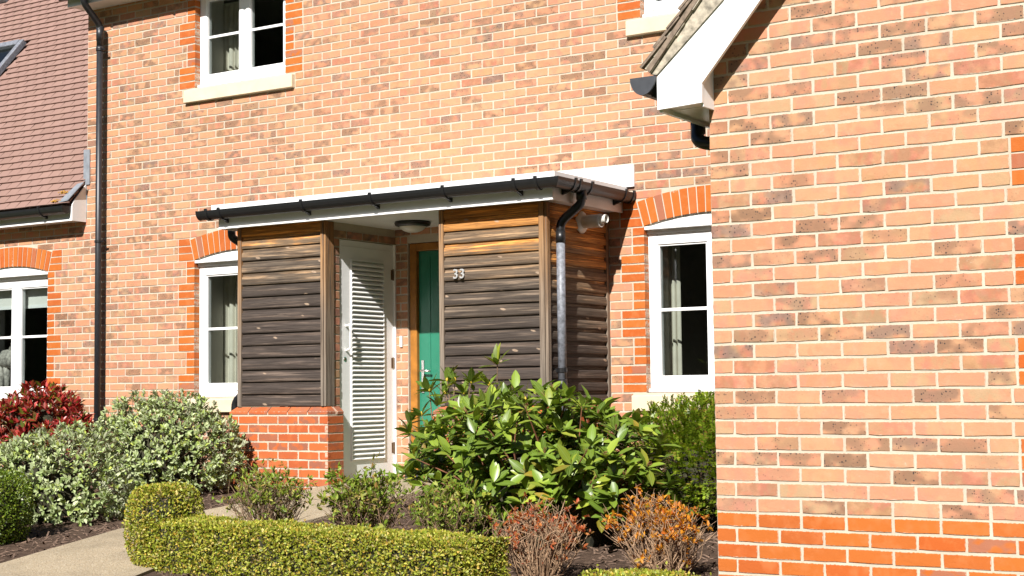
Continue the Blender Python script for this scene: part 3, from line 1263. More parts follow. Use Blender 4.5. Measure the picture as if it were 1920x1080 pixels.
# louvred store door
XD = XW - .012
dm = MB()
L0, L1, SZ0, SZ1 = -.625, -.178, -.552, 1.172
dm.box(XD - .04, XD, LD0 + .006, L0, LZ0 + .015, LZ1 - .006)
dm.box(XD - .04, XD, L1, LD1 - .004, LZ0 + .015, LZ1 - .006)
dm.box(XD - .04, XD, L0, L1, LZ0 + .015, SZ0)
dm.box(XD - .04, XD, L0, L1, SZ1, LZ1 - .006)
ld = dm.build('louvred_door', 'door_white', house)
MB().box(XD - .06, XD - .045, LD0, LD1, LZ0, LZ1).build('door_back', 'door_white', ld)
fm = MB().box(XW - .05, XW + .006, -.018, -.002, LZ0, LZ1)
fm.build('door_frame', 'door_white', ld)
MB().box(XD - .001, XD + .004, LD0 + .03, LD1 - .06, LZ1 - .062, LZ1 - .058).build('frame_line', 'fascia', ld)
ns = 43
pt = (SZ1 - SZ0) / ns
sv = [(-.028, L0, pt * .95), (-.020, L0, pt * 1.12), (.016, L0, .006), (.010, L0, -.002)]
sv += [(x, L1, z) for x, _, z in sv]
sme = bpy.data.meshes.new('slat')
sme.from_pydata(sv, [], [(0, 1, 2, 3), (7, 6, 5, 4), (1, 5, 6, 2), (2, 6, 7, 3), (3, 7, 4, 0), (0, 4, 5, 1)])
sme.materials.append(MAT['door_white'])
for i in range(ns):
    o = bpy.data.objects.new('slat', sme)
    o.location = (XD, 0, SZ0 + i * pt)
    o.parent = ld
    COL.objects.link(o)
m = MB()
m.box(XD + .0005, XD + .011, L0 - .012, L0, SZ0 - .01, SZ1 + .01).box(XD + .0005, XD + .011, L1, L1 + .012, SZ0 - .01, SZ1 + .01)
m.box(XD + .0005, XD + .011, L0, L1, SZ1, SZ1 + .012)
m.build('louvre_frame', 'door_white', ld)
hp = bend([(XD, -.705, .60), (XD + .055, -.705, .615), (XD + .055, -.705, .405), (XD, -.705, .39)], .03)
MB().tube(hp, .0095, 10).build('pull_handle', 'door_white', ld, smooth=True)
MB().lathe([(.0, .004), (.014, .004), (.016, 0)], (XD, -.716, .315), 'X', 16).build('lock', 'dark_steel', ld)
MB().lathe([(.0151, .0022), (.021, .002), (.022, 0)], (XD, -.716, .315), 'X', 16).build('lock_rose', 'steel', ld)
for z in (1.08, .29, -.465):
    m = MB().tube([(XD + .006, -.030, z - .05), (XD + .006, -.030, z + .05)], .008, 8)
    m.box(XD - .002, XD + .003, -.058, -.030, z - .045, z + .045)
    m.build('hinge', 'dark_steel', ld)

# front door in its oak frame
x0, x1, z0, z1 = DOOR
m = MB()
m.box(x0 + .004, x0 + .078, .025, .11, z0 + .04, z1 - .004).box(x1 - .078, x1 - .004, .025, .11, z0 + .04, z1 - .004)
m.box(x0 + .078, x1 - .078, .025, .11, z1 - .072, z1 - .004)
fr = m.build('front_door_frame', 'oak', house, bevel=.005)
m = MB().box(x0 + .080, x1 - .080, .062, .105, z0 + .045, z1 - .074)
fd = m.build('front_door', 'green', house)
for i in range(5):
    xa = x0 + .20 + i * .13
    MB().box(xa, xa + .006, .0565, .0615, z0 + .10, z1 - .13).build('door_bead', 'green', fd)
m = MB().box(x0 + .108, x0 + .138, .050, .0615, .02, .31)
m.build('handle_plate', 'steel', fd, bevel=.002)
MB().tube(bend([(x0 + .123, .05, .215), (x0 + .123, .01, .215), (x0 + .235, .006, .212)], .02), .010, 10).build('lever_handle', 'steel', fd, smooth=True)
MB().box(x0, x1, -.06, .12, z0 - .02, z0 + .038).build('threshold', 'threshold', fd)
MB().box(1.122, 1.150, -.018, -.0005, .43, .53).build('doorbell', 'white_plastic', house, bevel=.002)

# canopy: soffit, fascia, roof edge trim and wall board
XF0, XF1, YF = -.02, 3.399, -1.126
cn = MB().box(XF0 + .02, XF1 - .02, YF + .02, -.006, ZS, ZS + .015).build('canopy', 'fascia', house)
MB().sweep([(0, -.012), (0, .13), (-.018, .13), (-.018, -.012)], [(XF0, -.004, ZS), (XF0, YF, ZS), (XF1, YF, ZS), (XF1, -.004, ZS)][::1]).build('fascia_board', 'fascia', cn)
MB().box(XF0 + .001, XF1 - .019, YF - .012, YF - .001, ZS - .0145, ZS - .006).build('drip_edge', 'upvc', cn)
MB().sweep([(.045, 0), (.045, .056), (-.03, .060), (-.03, 0)], [(XF0, -.004, 1.628), (XF0, YF, 1.628), (XF1, YF, 1.628), (XF1, -.004, 1.628)]).build('roof_edge_trim', 'upvc', cn)
v = [(XF0, YF, 1.676), (XF1, YF, 1.676), (XF1, -.005, 1.680), (XF0, -.005, 1.680)]
MB().add(v, [(0, 1, 2, 3)]).build('canopy_roof', 'fascia', cn)
MB().box(XF0 - .2, 3.513, -.024, -.0005, 1.684, 1.868).build('wall_board', 'upvc', cn)
bk = [((x, YF - .066, 1.630), (1, 0, 0), True) for x in (.09, 1.02, 1.745, 2.465, 3.125)]
bk += [((XF1 + .066, y, 1.630), (0, 1, 0), True) for y in (-.98, -.16)]
bk += [((-.06, YF - .066, 1.630), (1, 0, 0), False), ((3.32, YF - .066, 1.630), (1, 0, 0), False), ((XF1 + .066, -.9, 1.630), (0, 1, 0), False),
       ((XF1 + .066, -.03, 1.630), (0, 1, 0), False), ((XF1 + .066, -.72, 1.630), (0, 1, 0), False)]
gut = gutter(house, [(-.165, YF - .066, 1.630), (XF1 + .066, YF - .066, 1.630), (XF1 + .066, -.012, 1.630)], brackets=bk)

# downpipe on the right of the porch
PXR, PYR = XR1 + .062, -.86
GY = -.80
p2 = MB().tube([(PXR, PYR, 1.24), (PXR, PYR, .06)], .034, 14).build('downpipe', 'greypipe', house, smooth=True)
MB().tube(bend([(XF1 + .066, GY, 1.56), (XF1 + .066, GY, 1.47), (PXR, PYR, 1.33), (PXR, PYR, 1.18)], .05), .0355, 14).build('swan_neck', 'black', p2, smooth=True)
MB().tube([(XF1 + .066, GY, 1.57), (XF1 + .066, GY, 1.50)], .042, 14).build('outlet', 'black', p2, smooth=True)
MB().tube([(PXR, PYR, 1.26), (PXR, PYR, 1.17)], .0385, 14).build('socket', 'black', p2, smooth=True)
MB().tube([(PXR, PYR, .115), (PXR, PYR, .03)], .0385, 14).build('socket', 'black', p2, smooth=True)
m = MB().tube([(PXR, PYR, .20), (PXR, PYR, .165)], .041, 14).box(PXR - .12, PXR - .03, PYR - .012, PYR + .012, .17, .195)
m.build('pipe_clip', 'black', p2)
m = MB().tube([(PXR, PYR, .04), (PXR, PYR, -.95)], .034, 14)
m.build('lower_pipe', 'pipe', p2, smooth=True)
# pipe on the hidden left side of the porch: only its offsets show
PXL = -.03
p3 = MB().tube([(PXL, -.8, 1.34), (PXL, -.8, .1)], .034, 12).build('downpipe', 'black', house, smooth=True)
MB().tube(bend([(-.115, -.86, 1.50), (-.115, -.86, 1.43), (PXL, -.8, 1.36), (PXL, -.8, 1.2)], .04), .036, 12).build('swan_neck', 'black', p3, smooth=True)
MB().tube(bend([(PXL, -.8, .16), (PXL, -.8, .03), (-.125, -.8, -.045), (-.125, -.8, -.2), (-.125, -.8, -.95)], .05), .036, 12).build('swan_neck', 'black', p3, smooth=True)

# balanced flue on the side of the porch
FZ, FY = 1.372, -.43
fl = MB().lathe([(.053, .0), (.053, .165), (.0535, .17), (.0535, .185), (.048, .185), (.048, .05)], (XR1 + .002, FY, FZ), 'X', 24).build('flue_terminal', 'white_plastic', house, smooth=True)
MB().lathe([(.054, .028), (.082, .018), (.092, .006), (.092, 0)], (XR1 + .002, FY, FZ), 'X', 28).build('flue_collar', 'white_plastic', fl, smooth=True)
m = MB().tube([(XR1 + .10, FY, FZ + .012), (XR1 + .235, FY, FZ + .012)], .035, 18, cap=False)
m.tube([(XR1 + .10, FY, FZ + .012), (XR1 + .235, FY, FZ + .012)], .031, 18, cap=False)
m.build('flue_nozzle', 'white_plastic', fl, smooth=True)

# house number
for i in range(2):
    fc = bpy.data.curves.new('digit', 'FONT')
    fc.body = '3'
    fc.size = .106
    fc.extrude = .006
    fc.bevel_depth = .0015
    to = bpy.data.objects.new('tmp', fc)
    COL.objects.link(to)
    bpy.context.view_layer.update()
    me = bpy.data.meshes.new_from_object(to.evaluated_get(bpy.context.evaluated_depsgraph_get()))
    bpy.data.objects.remove(to)
    o = link('house_number_digit', me, 'number', house)
    o.rotation_euler = (R(90), 0, 0)
    o.location = (2.397 + i * .062, YP - .026, .926)

# ------------------------------------------------------------------ lamp under the canopy
lamp = thing('porch_lamp', 'round bulkhead lamp with dark rim under the porch canopy', 'lamp', loc=(0, 0, 0))
LC = (1.60, -.46, ZS)
MB().lathe([(.0, -.002), (.150, -.002), (.158, -.012), (.150, -.034), (.118, -.046), (.112, -.040)], LC, 'Z', 36).build('rim', 'black', lamp, smooth=True)
MB().lathe([(.117, -.040), (.104, -.060), (.080, -.078), (.045, -.090), (.0, -.094)], LC, 'Z', 36).build('diffuser', 'lampglass', lamp, smooth=True)

# ================================================================== curtains
def curtain(name, label, x0, x1, z0, z1, y, mat='curtain', wave=.03, folds=7, group=None, band=None):
    n = 60
    v, f = [], []
    for i in range(n + 1):
        t = i / n
        for k, z in enumerate((z0, (z0 + z1) / 2, z1)):
            a = wave * (1 if k < 2 else .7)
            v.append((x0 + (x1 - x0) * t + .006 * math.sin(t * 40), y + a * math.sin(t * folds * 2 * math.pi + .7 * math.sin(t * 9)), z))
    for i in range(n):
        for k in range(2):
            f.append((i * 3 + k, (i + 1) * 3 + k, (i + 1) * 3 + k + 1, i * 3 + k + 1))
    root = thing(name, label, 'curtain', group)
    MB().add(v, f).build('cloth', mat, root, smooth=True)
    MB().tube([(x0 - .05, y, z1 + .01), (x1 + .05, y, z1 + .01)], .012, 8).build('rail', 'white_plastic', root)
    if band is not None:
        vb_, fb = [], []
        for i in range(n + 1):
            t = i / n
            yy = y + wave * math.sin(t * folds * 2 * math.pi + .7 * math.sin(t * 9)) - .004
            vb_ += [(x0 + (x1 - x0) * t, yy, band - .012 - .05 * abs(t - .5)), (x0 + (x1 - x0) * t, yy, band + .012 - .05 * abs(t - .5))]
        for i in range(n):
            fb.append((i * 2, i * 2 + 2, i * 2 + 3, i * 2 + 1))
        MB().add(vb_, fb).build('tie_back', 'greypipe', root)
    return root


curtain('curtain', 'cream curtain in the upper window beside the downpipe', -1.45, -1.17, ZU + .03, 4.0, .435, folds=4, wave=.022)
curtain('curtain', 'cream curtain in the window left of the porch', -1.45, -1.15, .03, 1.5, .435, folds=4, wave=.022)
curtain('curtain', 'cream curtain in the window between porch and gable wing', 3.55, 3.69, .03, 1.5, .435, folds=3, wave=.02)

# ================================================================== neighbouring house on the left
nb = thing('neighbour_house', 'lower brick house with brown tiled roof and skylights at the left edge', 'house')
NX0, NX1 = -7.2, HX0
XFL = -3.531 - OW
holes = [(XFL, XFL + OW, 0, HEAD + .10)]
mb = MB()
slab(mb, NX0, NX1 - .0015, -1.0, 1.95, holes, .0045, .40)
pts = [(XFL, HEAD + .10)]
for i in range(13):
    x = XFL + OW * i / 12
    pts.append((x, min(HEAD + .0999, arch_z(x - XFL - OW / 2))))
pts.append((XFL + OW, HEAD + .10))
mb.prism(pts, .0045, .12)
nwall = mb.build('wall', 'mortar', nb)
nbk = bond(NX0, -2.66, -12, 25, 0.0, .04, lambda r_: quoin_cut(r_, 0, 21, XFL) + arch_top_cut(r_, 0, XFL))
visn = [b for b in nbk if -20 < proj(((b[0] + b[1]) / 2, 0, b[2]))[0] < 200 and proj((b[0], 0, b[2]))[1] < 790]
ids = set(id(b) for b in sorted(visn, key=lambda b: -b[0])[:300])
lay(PLF, [b for b in nbk if id(b) in ids], nwall, 'brick', 'brick')
lay_joined(PLF, [b for b in nbk if id(b) not in ids], nwall, 'brickwork', 'brick_j')
window_masonry(0.0, XFL, 0.0, nwall)
window_unit(nb, XFL, 0.0, 0.0)
stone_sill(nb, XFL, 0.0, 0.0)
mb = MB()
a, b, c, d, y0, y1 = -7.1, -3.05, -.75, 1.85, .402, 5.5
mb.add([(a, y0, c), (b, y0, c), (b, y1, c), (a, y1, c), (a, y0, d), (b, y0, d), (b, y1, d), (a, y1, d)],
       [(0, 1, 2, 3), (7, 6, 5, 4), (1, 5, 6, 2), (3, 2, 6, 7), (0, 3, 7, 4)])
mb.build('interior', 'interior', nb)
bl = thing('window_blind', 'white roller blind in the leftmost ground floor window', 'blind')
MB().box(XFL + .12, XFL + OW - .1, .19, .194, 1.02, 1.24).build('cloth', 'blind', bl)
MB().tube([(XFL + .1, .2, 1.255), (XFL + OW - .08, .2, 1.255)], .02, 10).build('roller', 'white_plastic', bl)
MB().box(XFL + .12, XFL + OW - .1, .186, .198, .985, 1.02).build('bottom_bar', 'upvc', bl)
# driftwood ornament on the window board
orn = thing('driftwood_ornament', 'grey carved driftwood animal standing inside the leftmost window', 'ornament')
DX = -4.42
m = MB().tube(bend([(DX - .33, .26, .36), (DX - .1, .26, .42), (DX + .10, .26, .44), (DX + .17, .26, .36)], .08), [.06] * 2 + [.10] * 9 + [.04], 10) if False else MB()
m.tube([(DX - .22, .27, .40), (DX - .08, .27, .44), (DX + .08, .27, .45), (DX + .18, .27, .40)], [.05, .11, .12, .05], 12)
m.build('body', 'driftwood', orn, smooth=True)
MB().tube([(DX + .05, .27, .50), (DX + .10, .26, .62), (DX + .08, .25, .70), (DX + .02, .23, .67)], [.08, .065, .06, .025], 10).build('head', 'driftwood', orn, smooth=True)
for lx in (-.14, -.05, .07, .15):
    MB().tube([(DX + lx, .25 + .04 * (lx > 0), .40), (DX + lx * 1.1, .26, .22), (DX + lx, .26, .06)], [.05, .035, .032], 8).build('leg', 'driftwood', orn, smooth=True)

# tiled roof
RP = R(50)
EY, EZ = -.223, 2.008
ca, sa = math.cos(RP), math.sin(RP)


def roof_pt(x, s, up=0.0):
    return (x, EY + s * ca - up * sa, EZ + s * sa + up * ca)


mb = MB()
q = [roof_pt(-9.6, .02, -.03), roof_pt(NX1 - .004, .02, -.03), roof_pt(NX1 - .004, 6.2, -.03), roof_pt(-9.6, 6.2, -.03)]
q2 = [roof_pt(-9.6, .02, -.10), roof_pt(NX1 - .004, .02, -.10), roof_pt(NX1 - .004, 6.2, -.10), roof_pt(-9.6, 6.2, -.10)]
mb.add(q + q2, [(0, 1, 2, 3), (7, 6, 5, 4), (0, 4, 5, 1), (1, 5, 6, 2), (2, 6, 7, 3), (3, 7, 4, 0)])
nroof = mb.build('roof', 'tile_j', nb)
GAUGE, TW = .114, .166
SKY = [(-6.93, -6.15, 2.28, 3.27), (-8.3, -7.46, 4.42, 5.4)]
tiles = []
for k in range(54):
    s = k * GAUGE
    for i in range(45):
        x = NX1 - .004 - TW * (i + (.5 if k % 2 else 0)) - TW / 2
        if i == 0 and k % 2 == 0:
            pass
        px, py_, pz = proj(roof_pt(x, s))
        if not (-420 < px < 560 and -160 < py_ < 560):
            continue
        if any(a - .05 < x < b + .05 and c - .06 < s + .05 < d + .02 for a, b, c, d in SKY):
            continue
        tiles.append((x, s, px, py_, pz))
    if k % 2:
        x = NX1 - .004 - TW / 4
        px, py_, pz = proj(roof_pt(x, s))
        if px < 560:
            tiles.append((x, s, px, py_, -1))


def tile_geo(wd):
    L, t = .19, .011
    hw = wd / 2 - .0012
    v, f = [], []
    for (sx, cam_) in ((-1, 0), (0, .001), (1, 0)):
        for (s, up) in ((0, t + .013), (0, .011), (L, .003), (L, -.004)):
            v.append((sx * hw, s, up + cam_ * (1 if s == 0 else .5)))
    for i in range(2):
        for j in range(4):
            k2 = (j + 1) % 4
            f.append((i * 4 + j, i * 4 + k2, (i + 1) * 4 + k2, (i + 1) * 4 + j))
    f += [(0, 3, 2, 1)[::-1], (8, 9, 10, 11)[::-1]]
    return v, f


tme = {}
for key, wd in (('n', TW), ('h', TW / 2)):
    v, f = tile_geo(wd)
    me = bpy.data.meshes.new('roof_tile')
    me.from_pydata(v, [], f)
    me.materials.append(MAT['tile'])
    tme[key] = me
vis_t = [t for t in tiles if t[4] > 0 and t[2] < 166 and -5 < t[3] < 400 and t[2] > -12]
vis_t.sort(key=lambda t: t[4])
first = set(id(t) for t in vis_t[:300])
V, Fc, RN = [], [], []
for t in tiles:
    x, s, px, py_, pz = t
    jit = rnd.uniform(-.003, .003)
    if id(t) in first:
        o = bpy.data.objects.new('roof_tile', tme['n'])
        o.location = roof_pt(x, s + jit, 0)
        o.rotation_euler = (RP + rnd.gauss(0, .004), rnd.gauss(0, .004), rnd.gauss(0, .004))
        o.parent = nroof
        COL.objects.link(o)
    else:
        v, f = tile_geo(TW if pz > 0 else TW / 2)
        k = len(V)
        tz, ty = rnd.gauss(0, .004), rnd.gauss(0, .004)
        for a, b, c in v:
            V.append(roof_pt(x + a, s + jit + b + a * tz, c + a * ty))
        Fc += [tuple(i + k for i in q) for q in f]
        RN += [rnd.random()] * len(v)
me = bpy.data.meshes.new('roof_tiling')
me.from_pydata(V, [], Fc)
at = me.attributes.new('rnd', 'FLOAT', 'POINT')
at.data.foreach_set('value', np.asarray(RN, dtype=np.float32))
o = link('roof_tiling', me, 'tile_j', nroof)
o['kind'] = 'stuff'


def roof_box(m, x0, x1, s0, s1, u0, u1):
    v = [roof_pt(x, s, u) for u in (u0, u1) for (x, s) in ((x0, s0), (x1, s0), (x1, s1), (x0, s1))]
    return m.add(v, [(0, 3, 2, 1), (4, 5, 6, 7), (0, 1, 5, 4), (1, 2, 6, 5), (2, 3, 7, 6), (3, 0, 4, 7)])


for (x0, x1, s0, s1) in SKY:
    m = MB()
    fw = .075
    roof_box(m, x0, x0 + fw, s0, s1, 0, .075)
    roof_box(m, x1 - fw, x1, s0, s1, 0, .075)
    roof_box(m, x0 + fw, x1 - fw, s0, s0 + fw, 0, .07)
    roof_box(m, x0 + fw, x1 - fw, s1 - fw * 1.3, s1, 0, .085)
    sk = m.build('skylight', 'pipe', nroof, bevel=.006)
    sk.data.materials[0] = MAT['greypipe']
    roof_box(MB(), x0 + fw, x1 - fw, s0 + fw, s1 - fw * 1.3, .0, .012).build('skylight_well', 'black', nroof)
    roof_box(MB(), x0 + fw, x1 - fw, s0 + fw, s1 - fw * 1.3, .035, .041).build('skylight_pane', 'glass', nroof)
# eaves box of the neighbour
YN = -.173
m = MB().box(-9.6, NX1 - .012, YN, .0, 1.846, 1.858)
m.build('soffit', 'fascia', nb)
MB().box(-9.6, NX1 - .012, YN - .018, YN - .0005, 1.843, 1.985).build('fascia_board', 'fascia', nb)
MB().box(-9.6, NX1 - .013, YN - .024, YN - .0185, 1.838, 1.862).build('drip_edge', 'upvc', nb)
px = NX1 - .004
pp = [(YN - .018, 1.838), (-.002, 1.838), (-.002, 2.24), (YN + .01, 2.055), (YN - .018, 2.0)]
v = [(px - .008, y, z) for y, z in pp] + [(px + .004, y, z) for y, z in pp]
n = len(pp)
MB().add(v, [tuple(range(n))[::-1], tuple(range(n, 2 * n))] + [(i, (i + 1) % n, n + (i + 1) % n, n + i) for i in range(n)]).build('eaves_end_board', 'fascia', nb)
gutter(nb, [(-9.6, YN - .078, 1.985), (NX1 - .03, YN - .078, 1.985)], brackets=[((x, YN - .078, 1.985), (1, 0, 0), True) for x in (-5.2, -4.2, -3.33)])
# lead flashing at the abutment
m = MB()
m.box(NX1 - .035, NX1 + .055, -.014, -.002, 2.23, 2.60)
m.build('lead_flashing', 'lead', nb)
m = MB()
v = [roof_pt(NX1 - .16, .02, .03), roof_pt(NX1 + .0, .02, .05), roof_pt(NX1 + .05, .27, .05), roof_pt(NX1 - .06, .27, .035)]
v += [(x, y, z - .012) for x, y, z in v]
m.add(v, [(0, 1, 2, 3), (7, 6, 5, 4), (0, 4, 5, 1), (1, 5, 6, 2), (2, 6, 7, 3), (3, 7, 4, 0)])
m.build('lead_apron', 'lead', nb)
for (a, s) in ((-.22, .03), (-.19, .16)):
    m = MB()
    c = Vector(roof_pt(NX1 + a, s, .035))
    for k in range(26):
        e = c + Vector((rnd.gauss(0, .03), rnd.gauss(0, .006), rnd.gauss(0, .006)))
        m.box(e.x - .007, e.x + .007, e.y - .005, e.y + .005, e.z - .004, e.z + .004)
    m.build('lichen', 'moss', nb)['kind'] = 'stuff'

# ================================================================== gable wing on the right
wing = thing('gable_wing', 'near brick gable wing with white bargeboard filling the right side', 'house')
WY = -4.043
WX0, WX1 = 6.062, 9.6
ZW = .7704
XWW = 7.755
ZWS = ZW - 16 * RW          # its window sill
mb = MB()
slab(mb, WX0, WX1, -1.4, 4.6, [(XWW, XWW + OW, ZWS, ZWS + HEAD + .10)], WY + .0045, WY + .40)
pts = [(XWW, ZWS + HEAD + .10)]
for i in range(13):
    x = XWW + OW * i / 12
    pts.append((x, ZWS + min(HEAD + .0999, arch_z(x - XWW - OW / 2))))
pts.append((XWW + OW, ZWS + HEAD + .10))
mb.prism(pts, WY + .0045, WY + .12)
wwall = mb.build('wall', 'mortar', wing)
MB().box(WX0 + .004, WX0 + .25, WY + .402, -.002, -1.4, 1.6).build('side_wall', 'mortar', wing)
PW = Plane('Y', WY)


def wcut(r_):
    return quoin_cut(r_, -16, 21, XWW) + arch_top_cut(r_, -16, XWW)


PH = 6.2777
b_mul = bond(WX0 - J / 2, WX1, -18, 48, ZW, PH, wcut)
# gable bricks only up to the verge
SLP = math.tan(R(49.3))
b_mul = [b for b in b_mul if b[2] < 1.62 + (b[1] - 6.05) * SLP]
b_red = bond(WX0 - J / 2, WX1, -28, -18, ZW, PH + BW / 2 * 0 + BW / 2, lambda r_: [])


def vis_w(b):
    x, y, z = proj(((b[0] + b[1]) / 2, WY, (b[2] + b[3]) / 2))
    return 1300 < x < 1960 and -20 < y < 1100


nv = [b for b in b_mul if vis_w(b)]
nv = set(id(b) for b in nv[:300])
lay(PW, [b for b in b_mul if id(b) in nv], wwall, 'brick', 'brick')
lay_joined(PW, [b for b in b_mul if id(b) not in nv], wwall, 'brickwork', 'brick_j')
lay(PW, [b for b in b_red if vis_w(b)], wwall, 'base_brick', 'red')
lay_joined(PW, [b for b in b_red if not vis_w(b)], wwall, 'base_brickwork', 'red_j')
window_masonry(WY, XWW, ZWS, wwall)
window_unit(wing, XWW, ZWS, WY)
stone_sill(wing, XWW, ZWS, WY)
mb = MB()
a, b, c, d, y0, y1 = 6.35, 9.5, -1.0, 1.6, WY + .402, -.1
mb.add([(a, y0, c), (b, y0, c), (b, y1, c), (a, y1, c), (a, y0, d), (b, y0, d), (b, y1, d), (a, y1, d)],
       [(0, 1, 2, 3), (7, 6, 5, 4), (1, 5, 6, 2), (3, 2, 6, 7), (0, 3, 7, 4)])
mb.build('interior', 'interior', wing)
# side bricks of the return wall (seen only by stepping left)
lay_joined(Plane('X', WX0), [], wwall, 'x', 'brick_j')
rb = bond(WY + .0, -.0, -28, 10, ZW, 0.0, lambda r_: [])
V, Fc, UV, RN = [], [], [], []
for (u0, u1, z0, z1) in rb:
    v, f, uv = brick_geo(u1 - u0, z1 - z0, rnd.randrange(5))
    k = len(V)
    for x, y, z in v:
        V.append((WX0 + y + .0005, (u0 + u1) / 2 - x + .12, (z0 + z1) / 2 + z))
    Fc += [tuple(i + k for i in q) for q in f]
    UV += uv
    RN += [rnd.random()] * len(v)
me = bpy.data.meshes.new('side_brickwork')
me.from_pydata(V, [], Fc)
set_uv(me, UV)
at = me.attributes.new('rnd', 'FLOAT', 'POINT')
at.data.foreach_set('value', np.asarray(RN, dtype=np.float32))
o = link('side_brickwork', me, 'brick_j', wwall)
o['kind'] = 'stuff'

# bargeboard, box end, soffit, gutter
BY = WY - .145
tS = math.tan(R(49.3))
top0 = (5.846, 1.630)
tT = math.tan(R(45.5))
XE = 8.2
pts = [(5.846, 1.430), (6.092, 1.441), (6.094, 1.538), (XE, 1.538 + (XE - 6.094) * tS), (XE, 1.936 + (XE - 6.22) * tS), (6.22, 1.936), top0]
MB().prism(pts, BY, BY + .022).build('bargeboard', 'upvc', wing)
# underside of the verge and box returns
v = [(6.094, BY + .022, 1.668), (6.094, WY + .003, 1.668), (XE, WY + .003, 1.668 + (XE - 6.094) * tS), (XE, BY + .022, 1.668 + (XE - 6.094) * tS)]
v += [(x, y, z + .012) for x, y, z in v]
MB().add(v, [(0, 1, 2, 3), (7, 6, 5, 4), (0, 4, 5, 1), (1, 5, 6, 2), (2, 6, 7, 3), (3, 7, 4, 0)]).build('verge_soffit', 'fascia', wing)
MB().box(6.078, 6.0915, BY + .023, WY - .001, 1.425, 1.70).build('box_end', 'upvc', wing)
MB().box(5.846, 5.868, BY + .023, -.26, 1.42, 1.605).build('fascia_board', 'upvc', wing)
m = MB().box(5.87, 6.055, WY - .04, -.26, 1.438, 1.450)
m.build('soffit', 'fascia', wing)
MB().box(5.87, 6.075, BY + .023, WY - .045, 1.44, 1.452).build('box_soffit', 'white_plastic', wing)
gutter(wing, [(5.775, -.28, 1.600), (5.775, BY - .01, 1.600)], brackets=[((5.775, y, 1.600), (0, -1, 0), True) for y in (BY + .06, -3.2, -2.2, -1.2)], mat='pipe', rad=.069, endmat='stopend')
# roof slope with verge tiles
RW_ = R(50)
cw, sw_ = math.cos(RW_), math.sin(RW_)
T0 = (5.795, 1.640)


def wroof(s, y, up):
    return (T0[0] + s * cw - up * sw_, y, T0[1] + s * sw_ + up * cw)


v = [wroof(s, y, u) for u in (-.035, -.010) for (s, y) in ((.0, BY - .035), (.0, -.05), (3.7, -.05), (3.7, BY - .035))]
wr = MB().add(v, [(0, 3, 2, 1)[::-1], (4, 5, 6, 7)[::-1], (0, 1, 5, 4), (1, 2, 6, 5), (2, 3, 7, 6), (3, 0, 4, 7)]).build('roof', 'tile_old', wing)
V, Fc, RN = [], [], []
k_ = 0
for i in range(30):
    s = i * .115
    for j in range(24):
        wd = .165
        ya = BY - .045 + (j - (.5 if i % 2 else 0)) * wd
        yb = ya + wd - .002
        ya = max(ya, BY - .045)
        if yb - ya < .04:
            continue
        dz = rnd.uniform(-.003, .004)
        js = rnd.uniform(-.008, .008)
        v = [wroof(s + js + a, y, u + dz) for (a, u) in ((0, .012), (0, .026), (.2, .004), (.2, -.008)) for y in (ya, yb)]
        f = [(0, 1, 3, 2), (2, 3, 5, 4), (4, 5, 7, 6), (6, 7, 1, 0), (0, 2, 4, 6), (1, 7, 5, 3)]
        if j < 2 and i < 16:
            MB().add(v, f).build('roof_tile', 'tile_old', wr)
        else:
            k = len(V)
            V += v
            Fc += [tuple(q + k for q in p) for p in f]
            RN += [rnd.random()] * 8
me = bpy.data.meshes.new('roof_tiling')
me.from_pydata(V, [], Fc)
o = link('roof_tiling', me, 'tile_old', wr)
o['kind'] = 'stuff'
# undercloak mortar along the verge
m = MB()
for i in range(48):
    s = i * .075
    u = rnd.uniform(-.042, -.034)
    y = BY - .03 + rnd.uniform(-.004, .004)
    vv = [wroof(s + a, yy, q) for (a, q) in ((0, u), (.0755, u), (.0755, -.004 + .01), (0, -.004 + .01)) for yy in (y, BY + .05)]
    m.add(vv, [(0, 2, 4, 6), (1, 7, 5, 3), (0, 1, 3, 2), (4, 5, 7, 6)])
m.build('verge_mortar', 'verge', wr)
q0 = (T0[0] + .020, T0[1] - .026)
pts = [(5.850, 1.606), (6.22, 1.934), (XE, 1.934 + (XE - 6.22) * tS), (XE, q0[1] + (XE - q0[0]) * math.tan(RW_) - .004), q0]
MB().prism(pts, BY - .012, BY + .05).build('verge_bedding', 'verge', wr)
# rainwater elbow that turns under the eaves towards the wall
MB().tube(bend([(5.79, -3.62, 1.55), (5.80, -3.62, 1.43), (5.83, -3.70, 1.335), (6.10, -3.70, 1.27)], .05), .036, 14).build('rainwater_elbow', 'black', wing, smooth=True)
MB().tube([(5.80, -3.62, 1.45), (5.80, -3.62, 1.39)], .041, 14).build('elbow_socket', 'black', wing, smooth=True)


# ================================================================== ground
def sheet(name, poly, lift, mat, n=1, zfun=gz):
    """polygon cut into strips by Y so that it follows the slope"""
    m = MB()
    m.add([(x, y, zfun(y) + lift) for x, y in poly], [tuple(range(len(poly)))])
    return m.build(name, mat)


m = MB()
ys = [60, -1.0, -14, -60, -400]
xs = [-400, -30, 30, 400]


def gbig(y):
    return gz(max(y, -14))


